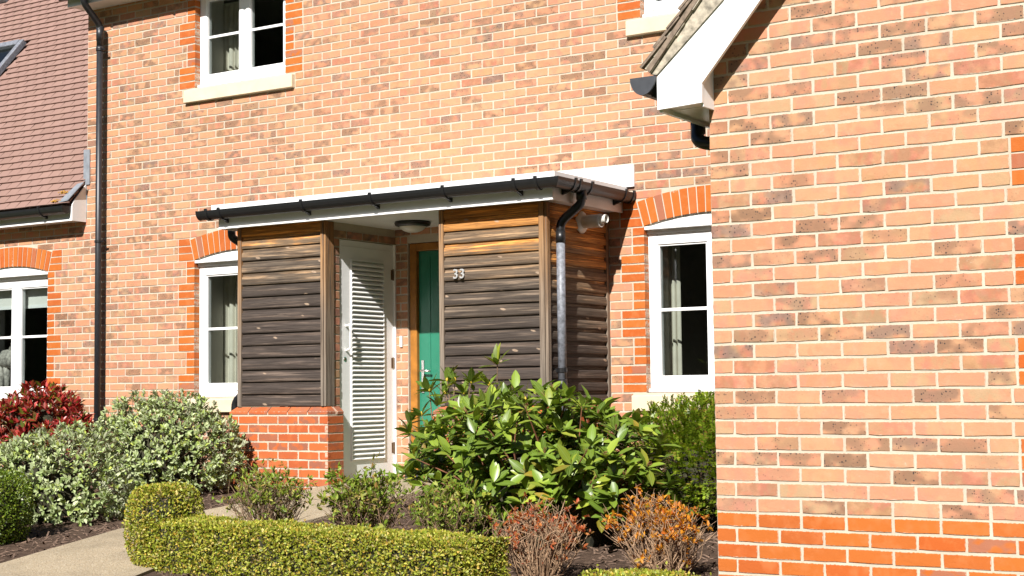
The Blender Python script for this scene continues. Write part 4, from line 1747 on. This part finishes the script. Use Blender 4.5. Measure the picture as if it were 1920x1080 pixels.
for i in range(len(ys) - 1):
    for k in range(len(xs) - 1):
        m.add([(xs[k], ys[i + 1], gbig(ys[i + 1])), (xs[k + 1], ys[i + 1], gbig(ys[i + 1])), (xs[k + 1], ys[i], gbig(ys[i])), (xs[k], ys[i], gbig(ys[i]))], [(0, 1, 2, 3)])
tag(m.build('ground', 'lawn'), kind='structure')
m = MB()
for (xa, xb, ya, yb) in ((-7, WX0 - .002, -1.0, -.002), (-7, WX0 - .002, -4.04, -1.0), (-7, 8.0, -6.6, -4.046)):
    m.add([(xa, ya, gz(ya) + .012), (xb, ya, gz(ya) + .012), (xb, yb, gz(yb) + .012), (xa, yb, gz(yb) + .012)], [(0, 1, 2, 3)])
tag(m.build('planting_bed', 'bed'), kind='structure')


def zpath(y):
    if y > -1.06:
        return -.738
    t = min(1, (-1.06 - y) / 1.6)
    return -.738 * (1 - t) + (gz(-2.66) + .03) * t if t < 1 else gz(y) + .03


PL = [(1.135, 0.0), (1.135, -1.06), (1.00, -2.66), (1.07, -3.3), (1.50, -4.75), (2.3, -7.5), (4.6, -14)]
PR = [(2.195, 0.0), (2.195, -1.06), (2.22, -2.66), (2.30, -3.6), (2.72, -4.75), (3.9, -7.5), (6.2, -14)]
m = MB()
for i in range(len(PL) - 1):
    a, b, c, d = PL[i + 1], PR[i + 1], PR[i], PL[i]
    m.add([(p[0], p[1], zpath(p[1])) for p in (a, b, c, d)], [(0, 1, 2, 3)])
    for p, q in ((a, d), (c, b)):
        m.add([(p[0], p[1], zpath(p[1])), (q[0], q[1], zpath(q[1])), (q[0], q[1], zpath(q[1]) - .12), (p[0], p[1], zpath(p[1]) - .12)], [(0, 1, 2, 3)])
tag(m.build('path', 'path'), kind='structure')

# wooded bank behind the viewpoint (it shows only in the panes and shades the low sky)
V, Fc = [], []
nx_, nz_ = 150, 14
for i in range(nx_ + 1):
    for k in range(nz_ + 1):
        a = R(-75) + R(150) * i / nx_
        hgt = 20 + 2.5 * math.sin(i * .9) + 1.8 * math.sin(i * 2.3 + 1)
        t = k / nz_
        rad_ = 44 + 3 * math.sin(i * 1.7 + k * .9) + 2 * math.sin(i * .7 - k * 1.3) + 5 * t * t + rnd.uniform(-1, 1)
        V.append((4 + rad_ * math.sin(a), -6 - rad_ * math.cos(a), -3 + hgt * t))
for i in range(nx_):
    for k in range(nz_):
        a = i * (nz_ + 1) + k
        Fc.append((a, a + nz_ + 1, a + nz_ + 2, a + 1))
tag(MB().add(V, Fc).build('woodland', 'lawn'), 'dark line of trees reflected in the window panes', 'trees', kind='stuff')

# bark chips on the beds
def path_x(y):
    for i in range(len(PL) - 1):
        if PL[i + 1][1] <= y <= PL[i][1]:
            t = (y - PL[i][1]) / (PL[i + 1][1] - PL[i][1])
            return PL[i][0] + t * (PL[i + 1][0] - PL[i][0]), PR[i][0] + t * (PR[i + 1][0] - PR[i][0])
    return 0, 0


m = MB()
cnt = 0
while cnt < 9000:
    y = rnd.uniform(-5.6, -1.0)
    x = rnd.uniform(-2.2, 7.0)
    if y > WY - .02 and x > WX0 - .02:
        continue
    pl0, pr0 = path_x(y)
    edge = rnd.random() < .04
    if pl0 - (-.02 if edge else .02) < x < pr0 + (-.02 if edge else .02):
        continue
    a = rnd.uniform(0, math.pi)
    l, wd, h = rnd.uniform(.008, .03), rnd.uniform(.003, .008), rnd.uniform(.002, .006)
    tl = rnd.gauss(0, .35)
    z = gz(y) + .014 + abs(tl) * l * .6
    ca_, sa_ = math.cos(a), math.sin(a)
    v = []
    for dx, dy, dz in ((-l, -wd, 0), (l, -wd, 0), (l, wd, 0), (-l, wd, 0), (-l * .8, 0, h), (l * .8, 0, h)):
        zz = dz + dx * tl
        v.append((x + dx * ca_ - dy * sa_, y + dx * sa_ + dy * ca_, z + zz))
    m.add(v, [(0, 1, 5, 4), (2, 3, 4, 5), (1, 2, 5), (3, 0, 4)])
    cnt += 1
tag(m.build('bark_mulch', 'chip'), 'brown bark chips scattered over the planting beds', 'mulch', kind='stuff')


# ================================================================== planting
def ortho(d):
    """unit frames for an array of directions (n,3)"""
    up = np.tile(np.array([0., 0., 1.]), (len(d), 1))
    bad = np.abs(d[:, 2]) > .95
    up[bad] = (1, 0, 0)
    s = np.cross(d, up)
    s /= np.linalg.norm(s, axis=1)[:, None]
    n = np.cross(s, d)
    return s, n


def unit(a):
    return a / np.maximum(1e-9, np.linalg.norm(a, axis=1))[:, None]


LEAF4 = (np.array([[0, 0, 0], [.5, .5, .0], [1, 0, 0], [.5, -.5, .0]], float), [(0, 1, 2, 3)])
LEAF6 = (np.array([[0, 0, 0], [.35, .5, .10], [.75, .36, .08], [1, 0, -.10], [.75, -.36, .08], [.35, -.5, .10], [.5, 0, -.02]], float),
         [(0, 6, 1), (1, 6, 2), (2, 6, 3), (3, 6, 4), (4, 6, 5), (5, 6, 0)])
LEAFBIG = (np.array([[0, 0, 0], [.12, .18, .03], [.35, .46, .09], [.65, .44, .07], [.88, .2, -.03], [1, 0, -.10],
                     [.88, -.2, -.03], [.65, -.44, .07], [.35, -.46, .09], [.12, -.18, .03], [.35, 0, .0], [.65, 0, -.015]], float),
           [(0, 10, 2, 1), (0, 9, 8, 10), (10, 11, 3, 2), (10, 8, 7, 11), (11, 5, 4, 3), (11, 7, 6, 5)])


def leaves_mesh(name, base, dirs, nrm, length, width, tmpl, mat, parent, smooth=False):
    """joined leaves: base points, growth directions, face normals"""
    T, Fc = tmpl
    n = len(base)
    d = unit(dirs)
    s = unit(np.cross(nrm, d))
    nn = np.cross(d, s)
    L = np.broadcast_to(length, n)[:, None, None]
    W = np.broadcast_to(width, n)[:, None, None]
    V = base[:, None, :] + d[:, None, :] * T[None, :, 0:1] * L + s[:, None, :] * T[None, :, 1:2] * W + nn[:, None, :] * T[None, :, 2:3] * W * 1.5
    k = T.shape[0]
    verts = V.reshape(-1, 3)
    faces = []
    lens = [len(f) for f in Fc]
    fl = np.concatenate([np.array(f) for f in Fc])
    loops = (fl[None, :] + (np.arange(n) * k)[:, None]).ravel()
    tot = np.tile(np.array(lens), n)
    start = np.concatenate([[0], np.cumsum(tot)[:-1]])
    me = bpy.data.meshes.new(name)
    me.vertices.add(len(verts))
    me.vertices.foreach_set('co', verts.astype(np.float32).ravel())
    me.loops.add(len(loops))
    me.loops.foreach_set('vertex_index', loops.astype(np.int32))
    me.polygons.add(len(tot))
    me.polygons.foreach_set('loop_start', start.astype(np.int32))
    me.polygons.foreach_set('loop_total', tot.astype(np.int32))
    me.update(calc_edges=True)
    uv = np.tile(np.stack([T[:, 0], T[:, 1] + .5], 1), (n, 1))
    set_uv(me, uv)
    a = me.attributes.new('rnd', 'FLOAT', 'POINT')
    a.data.foreach_set('value', np.repeat(NP.random(n), k).astype(np.float32))
    o = link(name, me, mat, parent, smooth=smooth)
    o['kind'] = 'stuff'
    return o


def rosettes(tips, axes, per, spread, jit=.25):
    """leaf bases/directions/normals fanned round each twig tip"""
    n = len(tips)
    s, u = ortho(unit(axes))
    B, D, Nn = [], [], []
    a = unit(axes)
    for j in range(per):
        t = 2.39996 * j + NP.uniform(0, 6.28, n)
        ph = spread * (0.35 + .65 * (j + 1) / per) + NP.normal(0, jit, n)
        rad = s * np.cos(t)[:, None] + u * np.sin(t)[:, None]
        d = a * np.cos(ph)[:, None] + rad * np.sin(ph)[:, None]
        nr = a * np.sin(ph)[:, None] - rad * np.cos(ph)[:, None]
        B.append(tips - a * (.10 * j / per * NP.random(n))[:, None] * .35)
        D.append(d)
        Nn.append(nr)
    return np.concatenate(B), np.concatenate(D), np.concatenate(Nn)


def dome_points(n, c, r3, zlo=-.6, lump=.16, shell=.35, seed=0):
    """points in the outer shell of a lumpy dome; returns points and outward normals"""
    rg = np.random.default_rng(seed)
    k = rg.normal(0, 1, (7, 3)) * 2.2
    ph = rg.uniform(0, 6.28, 7)
    d = unit(NP.normal(0, 1, (n * 3, 3)))
    d = d[d[:, 2] > zlo][:n]
    lum = sum(np.sin(d @ k[i] + ph[i]) for i in range(7)) / 7 * 1.6
    rr = 1 + lump * lum
    depth = 1 - shell * NP.random(len(d)) ** 1.6
    p = d * (rr * depth)[:, None] * np.array(r3)
    nm = unit(d / np.array(r3))
    return np.array(c) + p, nm


def stems(parent, base, tips, mat, r0=.008, n=5, wob=.05, name='stem', sag=.0):
    m = MB()
    for t in tips:
        b = Vector(base) + Vector((rnd.gauss(0, .05), rnd.gauss(0, .05), 0))
        e = Vector(t)
        mid = b.lerp(e, .5) + Vector((rnd.gauss(0, wob), rnd.gauss(0, wob), wob * .8))
        pts = [b, b.lerp(mid, .6), mid.lerp(e, .5), e]
        m.tube(pts, [r0, r0 * .75, r0 * .5, r0 * .3], 5, cap=False)
    o = m.build(name, mat, parent)
    o['kind'] = 'stuff'
    return o


# leaf materials
L_BOX = leaf_mat('box_leaf', [(0, (.11, .16, .010)), (.3, (.22, .26, .018)), (.6, (.32, .32, .035)), (.8, (.40, .37, .07)), (.93, (.44, .26, .03)), (1, (.56, .50, .22))], transl=.2, rough=.5, spec=.35)
L_BOXG = leaf_mat('young_box_leaf', [(0, (.06, .11, .008)), (.5, (.11, .17, .012)), (.9, (.17, .22, .02)), (1, (.28, .28, .06))], transl=.3, rough=.38, spec=.5)
L_SILVER = leaf_mat('silver_leaf', [(0, (.18, .25, .08)), (.35, (.31, .37, .18)), (.65, (.46, .49, .30)), (.85, (.22, .31, .06)), (1, (.40, .44, .08))], transl=.12, rough=.7, spec=.2, under=(.42, .44, .30))
L_RED = leaf_mat('photinia_leaf', [(0, (.16, .012, .010)), (.3, (.30, .022, .022)), (.55, (.42, .045, .042)), (.68, (.50, .12, .10)), (.76, (.16, .015, .012)), (.84, (.06, .09, .012)), (1, (.14, .20, .02))], transl=.25, rough=.33, spec=.55)
L_VIB = leaf_mat('viburnum_leaf', [(0, (.070, .120, .013)), (.4, (.125, .195, .018)), (.75, (.19, .265, .028)), (.93, (.28, .32, .035)), (1, (.28, .17, .02))], joined=False, transl=.22, rough=.36, spec=.42, vein=(.20, .28, .08))
L_VIBJ = leaf_mat('viburnum_leaf_inner', [(0, (.070, .120, .013)), (.4, (.125, .195, .018)), (.75, (.19, .265, .028)), (.93, (.28, .32, .035)), (1, (.24, .10, .03))], transl=.22, rough=.36, spec=.42, vein=(.20, .28, .08))
L_RHO = leaf_mat('rhododendron_leaf', [(0, (.075, .13, .016)), (.5, (.125, .20, .024)), (.85, (.19, .265, .03)), (1, (.34, .37, .03))], joined=False, transl=.28, rough=.38, spec=.45, vein=(.20, .24, .05))
L_YEW = leaf_mat('yew_needle', [(0, (.10, .17, .012)), (.5, (.19, .28, .02)), (.85, (.29, .37, .03)), (1, (.30, .15, .05))], transl=.35, rough=.4, spec=.4)
L_DRY = leaf_mat('pruned_shrub_leaf', [(0, (.13, .22, .02)), (.5, (.21, .29, .03)), (.85, (.30, .28, .06)), (1, (.34, .19, .06))], transl=.3, rough=.5)
L_ORANGE = leaf_mat('orange_leaf', [(0, (.52, .19, .012)), (.5, (.58, .27, .02)), (.8, (.50, .12, .02)), (1, (.30, .30, .04))], transl=.35, rough=.5)
L_SCARLET = leaf_mat('scarlet_leaf', [(0, (.40, .08, .03)), (.5, (.46, .16, .04)), (.8, (.30, .05, .035)), (1, (.20, .20, .04))], transl=.35, rough=.5)


# ---- clipped box hedge with a ball at its end
def hedge_surface(n, path, hw, h, rr=.06):
    """points on a rounded-box hedge that follows a path of (x, y)"""
    P = np.array(path, float)
    seg = np.linalg.norm(np.diff(P, axis=0), axis=1)
    cum = np.concatenate([[0], np.cumsum(seg)])
    t = NP.uniform(0, cum[-1], n)
    i = np.clip(np.searchsorted(cum, t) - 1, 0, len(seg) - 1)
    f = ((t - cum[i]) / seg[i])[:, None]
    c = P[i] * (1 - f) + P[i + 1] * f
    d = (P[i + 1] - P[i]) / seg[i][:, None]
    nr = np.stack([d[:, 1], -d[:, 0]], 1)
    per = 2 * h + 2 * hw
    q = NP.uniform(0, per, n)
    off = np.where(q < h, hw, np.where(q < h + 2 * hw, hw - (q - h), -hw))
    z = np.where(q < h, q, np.where(q < h + 2 * hw, h, h - (q - h - 2 * hw)))
    nx = np.where(q < h, 1., np.where(q < h + 2 * hw, 0., -1.))
    nz = np.where((q >= h) & (q < h + 2 * hw), 1., 0.)
    # round the shoulders
    ex = np.maximum(0, np.abs(off) - (hw - rr))
    ez = np.maximum(0, z - (h - rr))
    both = (ex > 0) & (ez > 0)
    le = np.sqrt(ex ** 2 + ez ** 2) + 1e-9
    ex2 = np.where(both, ex / le * rr, ex)
    ez2 = np.where(both, ez / le * rr, ez)
    nx = np.where(both, np.sign(off) * ex / le, nx)
    nz = np.where(both, ez / le, nz)
    off = np.where(both, np.sign(off) * (hw - rr + ex2), off)
    z = np.where(both, h - rr + ez2, z)
    base = np.stack([c[:, 0] + nr[:, 0] * off, c[:, 1] + nr[:, 1] * off, np.zeros(n)], 1)
    base[:, 2] = np.array([gz(y) for y in c[:, 1]]) + z
    nm = np.stack([nr[:, 0] * nx, nr[:, 1] * nx, nz], 1)
    # end face
    m = int(2.2 * n * 2 * hw * h / (per * cum[-1]))
    e = np.stack([NP.uniform(-hw, hw, m), NP.uniform(0, h, m)], 1)
    dd = (P[-1] - P[-2]) / seg[-1]
    nn = np.array([dd[1], -dd[0]])
    pe = np.stack([P[-1][0] + nn[0] * e[:, 0], P[-1][1] + nn[1] * e[:, 0], gz(P[-1][1]) + e[:, 1]], 1)
    base = np.concatenate([base, pe])
    nm = np.concatenate([nm, np.tile([dd[0], dd[1], 0.], (m, 1))])
    return base, unit(nm + 1e-6)


def clipped_leaves(parent, base, nm, mat, size=.017, lump=.010, name='foliage', depth=.06):
    n = len(base)
    bumps = np.sin(base @ np.array([11., 7., 9.])) + np.sin(base @ np.array([-6., 13., 5.]) + 1.3) + np.sin(base @ np.array([23., -17., 19.]))
    gap = np.sin(base @ np.array([41., 29., 37.])) + np.sin(base @ np.array([-33., 47., 21.]) + 2.1) + np.sin(base @ np.array([19., -53., 45.]) + .6)
    keep = (gap < 1.6) | (NP.random(n) < .35)
    base, nm, bumps = base[keep], nm[keep], bumps[keep]
    n = len(base)
    stick = (NP.random(n) < .02) * NP.uniform(.0, .035, n)
    p = base + nm * (bumps * lump / 2 + stick - NP.random(n) ** 2 * depth)[:, None]
    d = unit(nm * .75 + NP.normal(0, .62, (n, 3)) + np.array([0, 0, .25]))
    nr = unit(NP.normal(0, 1, (n, 3)) + nm * .9 + np.array([0.1, -.3, .5]))
    L = size * NP.uniform(.7, 1.35, n)
    return leaves_mesh(name, p - d * L[:, None] * .4, d, nr, L, L * .62, LEAF6 if size > .02 else LEAF4, mat, parent)


def stray_twigs(parent, base, nm, n, mat='twig', ln=.05):
    m = MB()
    idx = NP.integers(0, len(base), n)
    for i in idx:
        b = Vector(base[i]) - Vector(nm[i]) * .03
        d = (Vector(nm[i]) * .5 + Vector((rnd.gauss(0, .6), rnd.gauss(0, .6), rnd.gauss(.3, .5)))).normalized()
        m.tube([b, b + d * rnd.uniform(.5, 1) * ln], [.0016, .0008], 3, cap=False)
    o = m.build('twigs', mat, parent)
    o['kind'] = 'stuff'
    return o


HP = [(2.52, -4.30), (3.2, -4.36), (4.1, -4.42), (5.02, -4.50)]
hedge = thing('box_hedge', 'long low clipped box hedge with rounded ball end, in the foreground', 'hedge')
bp, bn = hedge_surface(54000, HP, .165, .310)
clipped_leaves(hedge, bp, bn, L_BOX)
stray_twigs(hedge, bp, bn, 700)
m = MB()
v = []
for (x, y) in HP[:3] + [(4.90, -4.49)]:
    for o_ in (-.125, .125):
        for z in (-.1, .265):
            v.append((x + .0, y + o_, gz(y) + z))
f = []
for i in range(len(HP) - 1):
    a = i * 4
    f += [(a, a + 4, a + 5, a + 1), (a + 2, a + 3, a + 7, a + 6), (a + 1, a + 5, a + 7, a + 3)]
m.add(v, f)
m.build('shaded_core', 'core', hedge)  # added solid hull, coloured dark as the shade between the leaves


def ball(parent, c, r3, mat, n, name='ball_foliage'):
    d = unit(NP.normal(0, 1, (n * 2, 3)))
    d = d[d[:, 2] > -.75][:n]
    # squarish clipped ball
    q = np.abs(d) ** 3.2
    k = (q.sum(1)) ** (-1 / 3.2)
    p = np.array(c) + d * k[:, None] * np.array(r3)
    nm = unit(d / np.array(r3))
    clipped_leaves(parent, p, nm, mat, name=name)
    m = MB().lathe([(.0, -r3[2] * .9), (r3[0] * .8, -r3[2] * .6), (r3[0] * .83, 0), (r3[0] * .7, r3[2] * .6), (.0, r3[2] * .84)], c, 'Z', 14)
    m.build('shaded_core', 'core', parent)  # solid dark lump; its colour paints the shade inside the ball
    return p, nm


bc = (2.52, -4.28, gz(-4.28) + .235)
p_, n_ = ball(hedge, bc, (.205, .205, .27), L_BOX, 11000)
stray_twigs(hedge, p_, n_, 120)
bb = thing('box_ball', 'dark green clipped box ball cut off by the left edge', 'shrub')
p_, n_ = ball(bb, (.52, -3.98, gz(-3.98) + .235), (.26, .26, .275), L_BOXG, 13000, 'foliage')
lh = thing('box_hedge', 'strip of low box hedge at the foot of the gable wing corner', 'hedge')
HP2 = [(5.93, -5.0), (6.25, -5.06), (6.75, -5.2)]
bp, bn = hedge_surface(12000, HP2, .15, .29)
clipped_leaves(lh, bp, bn, L_BOX)
stray_twigs(lh, bp, bn, 200)
m = MB()
for (a, b) in zip(HP2, HP2[1:]):
    v = [(q[0], q[1] + o_, gz(q[1]) + z) for q in (a, b) for o_ in (-.095, .095) for z in (-.1, .235)]
    m.add(v, [(0, 4, 5, 1), (2, 3, 7, 6), (1, 5, 7, 3), (4, 6, 7, 5), (0, 1, 3, 2)])
m.build('shaded_core', 'core', lh)  # dark filler painted as the shade behind the leaves


# ---- silver leaved shrubs
def leafy_shrub(name, label, c, r3, ntips, per, spread, ll, lw, mat, seed, stemmat='stem', tmpl=LEAF6, group=None, cat='shrub', zlo=-.55, lump=.16, up=.5, shell=.4, cx=0.0):
    root = thing(name, label, cat, group)
    tips, nm = dome_points(ntips, c, r3, zlo, lump, shell, seed)
    ok = tips[:, 2] > gz(c[1]) + .03
    tips, nm = tips[ok], nm[ok]
    ax = unit(nm + np.array([0, 0, up]) + NP.normal(0, .25, nm.shape))
    B, D, Nn = rosettes(tips, ax, per, spread)
    L = ll * NP.uniform(.65, 1.25, len(B))
    leaves_mesh('foliage', B, D, Nn, L, L * (lw / ll), tmpl, mat, root)
    MB().lathe([(.0, -.85 * r3[2]), (.55 * r3[1], -.7 * r3[2]), (.68 * r3[1], -.1 * r3[2]), (.55 * r3[1], .4 * r3[2]), (.0, .66 * r3[2])], c, 'Z', 14).build('shaded_core', 'core', root).scale = (1, 1, 1)  # solid core coloured as the shaded interior, blocks the view through
    sel = tips[NP.integers(0, len(tips), min(220, len(tips)))]
    stems(root, (c[0], c[1], gz(c[1])), [tuple(np.array(c) * .0 + s - a * .02) for s, a in zip(sel, ax[:len(sel)] * 0 + 1e-6)], stemmat, .007, name='stem')
    return root


leafy_shrub('silver_shrub', 'large rounded grey green shrub in front of the window beside the porch', (-.36, -1.45, -.50), (.78, .52, .52), 1700, 8, 1.1, .048, .020, L_SILVER, 3, lump=.13, shell=.28)
leafy_shrub('silver_shrub', 'grey green shrub sprawling by the path behind the clipped ball', (-.08, -2.95, -.70), (.78, .50, .50), 1550, 8, 1.1, .046, .020, L_SILVER, 8, lump=.14, shell=.28)
leafy_shrub('photinia', 'red leaved shrub under the leftmost window', (-2.62, -.85, -.36), (.62, .42, .48), 560, 8, 1.1, .082, .032, L_RED, 5, up=.9)


# ---- big evergreen shrubs with countable leaves
def leaf_mesh_single(name, ll, lw, mat, tmpl=LEAFBIG):
    T, Fc = tmpl
    v = T * np.array([ll, lw, lw * 1.5])
    me = bpy.data.meshes.new(name)
    me.from_pydata([tuple(p) for p in v], [], Fc)
    set_uv(me, np.stack([T[:, 0], T[:, 1] + .5], 1))
    me.materials.append(mat)
    for p in me.polygons:
        p.use_smooth = True
    return me


def frame_matrix(b, d, n, s=1.0):
    d = Vector(d).normalized()
    sd = Vector(n).cross(d).normalized()
    nn = d.cross(sd)
    return Matrix(((d.x * s, sd.x * s, nn.x * s, b[0]), (d.y * s, sd.y * s, nn.y * s, b[1]), (d.z * s, sd.z * s, nn.z * s, b[2]), (0, 0, 0, 1)))


def big_leaf_shrub(root, B, D, Nn, L, me, mat_j, ll, lw, order, limit=300):
    """the leaves that show largest are parts of their own; the rest one joined part"""
    idx = np.argsort(order)
    first = idx[:limit]
    rest = idx[limit:]
    for i in first:
        o = bpy.data.objects.new('leaf', me)
        o.parent = root
        o.matrix_world = frame_matrix(B[i], D[i], Nn[i], L[i] / ll)
        COL.objects.link(o)
    if len(rest):
        leaves_mesh('foliage', B[rest], D[rest], Nn[rest], L[rest], L[rest] * lw / ll, LEAFBIG, mat_j, root, smooth=True)


vib = thing('viburnum', 'dense evergreen shrub with large glossy ribbed leaves before the porch corner', 'shrub')
vc = (4.36, -2.92, -.545)
tips, nm = dome_points(520, vc, (.90, .60, .57), -.35, .16, .6, 21)
ok = tips[:, 2] > gz(vc[1]) + .05
tips, nm = tips[ok], nm[ok]
ax = unit(nm * .55 + np.array([0, -.1, .8]) + NP.normal(0, .2, nm.shape))
B, D, Nn = rosettes(tips, ax, 7, 1.5, .22)
D = unit(D + np.array([0, 0, -.10]))
L = .124 * NP.uniform(.65, 1.2, len(B))
me = leaf_mesh_single('leaf', .124, .049, L_VIB)
order = np.array([proj(b)[2] for b in B]) - .25 * (B[:, 2])
big_leaf_shrub(vib, B, D, Nn, L, me, L_VIBJ, .124, .049, order)
MB().lathe([(.0, -.40), (.40, -.36), (.46, -.05), (.34, .2), (.0, .32)], (vc[0], vc[1] + .12, vc[2] - .06), 'Z', 14).build('shaded_core', 'core', vib)  # added dark solid that paints the shade deep in the shrub
stems(vib, (vc[0], vc[1], gz(vc[1])), [tuple(t) for t in tips[:170]], 'stem_red', .009, wob=.06)
m = MB()
for t, a in zip(tips[::5], ax[::5]):
    for k in range(7):
        e = Vector(t) + Vector(a) * .03 + Vector((rnd.gauss(0, .010), rnd.gauss(0, .010), rnd.gauss(0, .006)))
        m.tube([Vector(t), e], [.0012, .0012], 3, cap=False)
        m.lathe([(0, -.003), (.003, 0), (0, .003)], e, 'Z', 4)
m.build('flower_cluster', 'stem_red', vib)['kind'] = 'stuff'

rho = thing('rhododendron', 'taller leggy shrub with yellow buds reaching in front of the timber panel', 'shrub')
# branch tips placed from the photograph at their own depth
RT = [(3.258, -1.70, 0.225), (3.19, -1.712, 0.071), (2.826, -1.724, 0.107), (2.906, -1.736, 0.106), (2.682, -1.748, 0.034), (2.789, -1.7, 0.013),
      (2.582, -1.712, -0.144), (2.638, -1.724, -0.291), (2.485, -1.736, -0.2), (3.056, -1.748, 0.089), (3.492, -1.7, -0.039), (2.969, -1.712, 0.011),
      (3.372, -1.724, -0.019), (2.745, -1.736, -0.073), (2.873, -1.748, -0.132), (3.007, -1.7, -0.114), (3.156, -1.712, -0.075), (2.927, -1.724, -0.231),
      (2.792, -1.736, -0.25), (3.155, -1.748, -0.21), (3.286, -1.7, -0.134)]
for _k in range(12):
    RT.append((rnd.uniform(2.52, 2.85), rnd.uniform(-2.0, -1.75), rnd.uniform(-.66, -.2)))
for _k in range(34):
    RT.append((rnd.uniform(2.75, 3.6), rnd.uniform(-2.3, -1.75), 0))
    x_, y_, _z = RT[-1]
    RT[-1] = (x_, y_, rnd.uniform(-.62, -.12 - .35 * abs(x_ - 3.2)))
tips = np.array(RT)
ax = unit(NP.normal(0, .3, tips.shape) + np.array([-.15, -.25, 1.0]))
B, D, Nn = rosettes(tips, ax, 10, 1.35, .25)
L = .140 * NP.uniform(.7, 1.15, len(B))
me = leaf_mesh_single('leaf', .140, .050, L_RHO)
big_leaf_shrub(rho, B, D, Nn, L, me, L_VIBJ, .140, .050, np.tile(np.arange(len(tips)), 10))
stems(rho, (3.1, -1.85, gz(-1.85)), [tuple(t) for t in tips], 'stem', .011, wob=.08)
for t, a in zip(tips, ax):
    o = MB().lathe([(0, -.008), (.008, .0), (.011, .010), (.007, .020), (0, .028)], (0, 0, 0), 'Z', 8).build('bud', 'bud', rho, smooth=True)
    o.location = tuple(t)

# ---- yew hedge by the gable wing
yew = thing('yew_bush', 'bright green yew bush with fine needles against the gable wing', 'shrub')
yc = (4.98, -1.95, -.55)
n = 3000
tips, nm = dome_points(n, yc, (.64, .58, .50), -.45, .10, .45, 33)
ok = tips[:, 2] > gz(yc[1]) + .02
tips, nm = tips[ok], nm[ok]
ax = unit(nm * 1.1 + np.array([0, -.1, .02]) + NP.normal(0, .42, nm.shape))
s, u = ortho(ax)
Bs, Ds, Ns = [], [], []
for k in range(9):
    t = k / 9
    for sg in (-1, 1):
        Bs.append(tips + ax * (t * .075 - .03) + NP.normal(0, .001, tips.shape))
        Ds.append(unit(ax * .55 + s * sg * (.9) + u * .18 + NP.normal(0, .08, tips.shape)))
        Ns.append(u)
Bs, Ds, Ns = np.concatenate(Bs), np.concatenate(Ds), np.concatenate(Ns)
L = .027 * NP.uniform(.7, 1.2, len(Bs))
leaves_mesh('foliage', Bs, Ds, Ns, L, L * .46, LEAF4, L_YEW, yew)
stems(yew, (yc[0], yc[1], gz(yc[1])), [tuple(t) for t in tips[:260]], 'stem', .006, wob=.04)
MB().lathe([(.0, -.30), (.32, -.26), (.36, 0), (.26, .22), (.0, .30)], (yc[0] + .02, yc[1] + .12, yc[2] - .08), 'Z', 14).build('shaded_core', 'core', yew)  # dark solid, shade among the needles put into its colour


# ---- twiggy cut-back shrubs
def twiggy(name, label, c, rad, ht, nst, mat_leaf, nleaf, ll, lw, group, seed, twig='twig', topbias=.5, rosette=0, lean=(0, 0)):
    rg = random.Random(seed)
    root = thing(name, label, 'shrub', group)
    g0 = gz(c[1]) + .01
    m = MB()
    pts = []
    for i in range(nst):
        a = rg.uniform(0, 6.283)
        rr = rad * math.sqrt(rg.random())
        b = Vector((c[0] + .28 * rr * math.cos(a) + rg.gauss(0, .02), c[1] + .28 * rr * math.sin(a) + rg.gauss(0, .02), g0))
        hh = ht * (1 - .35 * (rr / rad) ** 2) * rg.uniform(.7, 1.08)
        e = Vector((c[0] + rr * math.cos(a) + lean[0], c[1] + rr * math.sin(a) + lean[1], g0 + hh))
        mid = b.lerp(e, .5) + Vector((rg.gauss(0, .025), rg.gauss(0, .025), rg.gauss(0, .015)))
        r0 = rg.uniform(.0022, .0052)
        m.tube([b, mid, e], [r0, r0 * .7, r0 * .35], 4, cap=False)
        pts += [mid.lerp(e, t) for t in (.4, .7, 1.0)]
        for k in range(rg.randrange(3, 7)):
            t = rg.uniform(.25, .95)
            s0 = mid.lerp(e, t) if t > .5 else b.lerp(mid, t * 2)
            d = Vector((rg.gauss(0, .6), rg.gauss(0, .6), rg.uniform(.2, 1))).normalized()
            e2 = s0 + d * rg.uniform(.04, .14) * ht / .4
            m.tube([s0, e2], [r0 * .5, r0 * .25], 3, cap=False)
            pts.append(e2)
            pts.append(s0.lerp(e2, .6))
    m.build('stem', twig, root)['kind'] = 'stuff'
    P = np.array([tuple(p) for p in pts])
    wgt = np.clip((P[:, 2] - g0) / ht, 0, 1) ** (topbias * 3) + .04
    idx = NP.choice(len(P), nleaf, p=wgt / wgt.sum())
    base = P[idx] + NP.normal(0, .006, (nleaf, 3))
    ax = unit(NP.normal(0, .5, (nleaf, 3)) + np.array([0, -.2, .7]))
    if rosette:
        B, D, Nn = rosettes(base, ax, rosette, 1.1)
    else:
        B, D, Nn = rosettes(base, ax, 3, .9, .4)
    L = ll * NP.uniform(.6, 1.25, len(B))
    leaves_mesh('foliage', B, D, Nn, L, L * lw / ll, LEAF6, mat_leaf, root)
    return root


G1 = 'cut back shrubs behind the box hedge'
twiggy('pruned_shrub', 'upright cut back shrub nearest the path, left of the louvred door', (2.70, -3.55), .27, .48, 135, L_DRY, 560, .036, .013, G1, 1, twig='twig_brown')
twiggy('pruned_shrub', 'leafier cut back shrub in front of the louvred door', (3.46, -3.50), .25, .48, 105, L_DRY, 600, .042, .017, G1, 2, twig='twig_brown')
twiggy('pruned_shrub', 'broad low cut back shrub in front of the green door', (4.16, -3.60), .27, .42, 100, L_DRY, 640, .036, .013, G1, 3, twig='twig_brown')
G2 = 'twiggy shrubs with red and orange leaves'
twiggy('azalea', 'bare twiggy shrub with red leaves at the hedge end', (5.06, -4.10), .25, .42, 130, L_SCARLET, 200, .028, .013, G2, 4, rosette=5)
twiggy('azalea', 'twiggy shrub with orange leaves near the gable wing corner', (5.66, -3.86), .25, .43, 140, L_ORANGE, 250, .032, .015, G2, 5, rosette=5, lean=(-.02, 0))
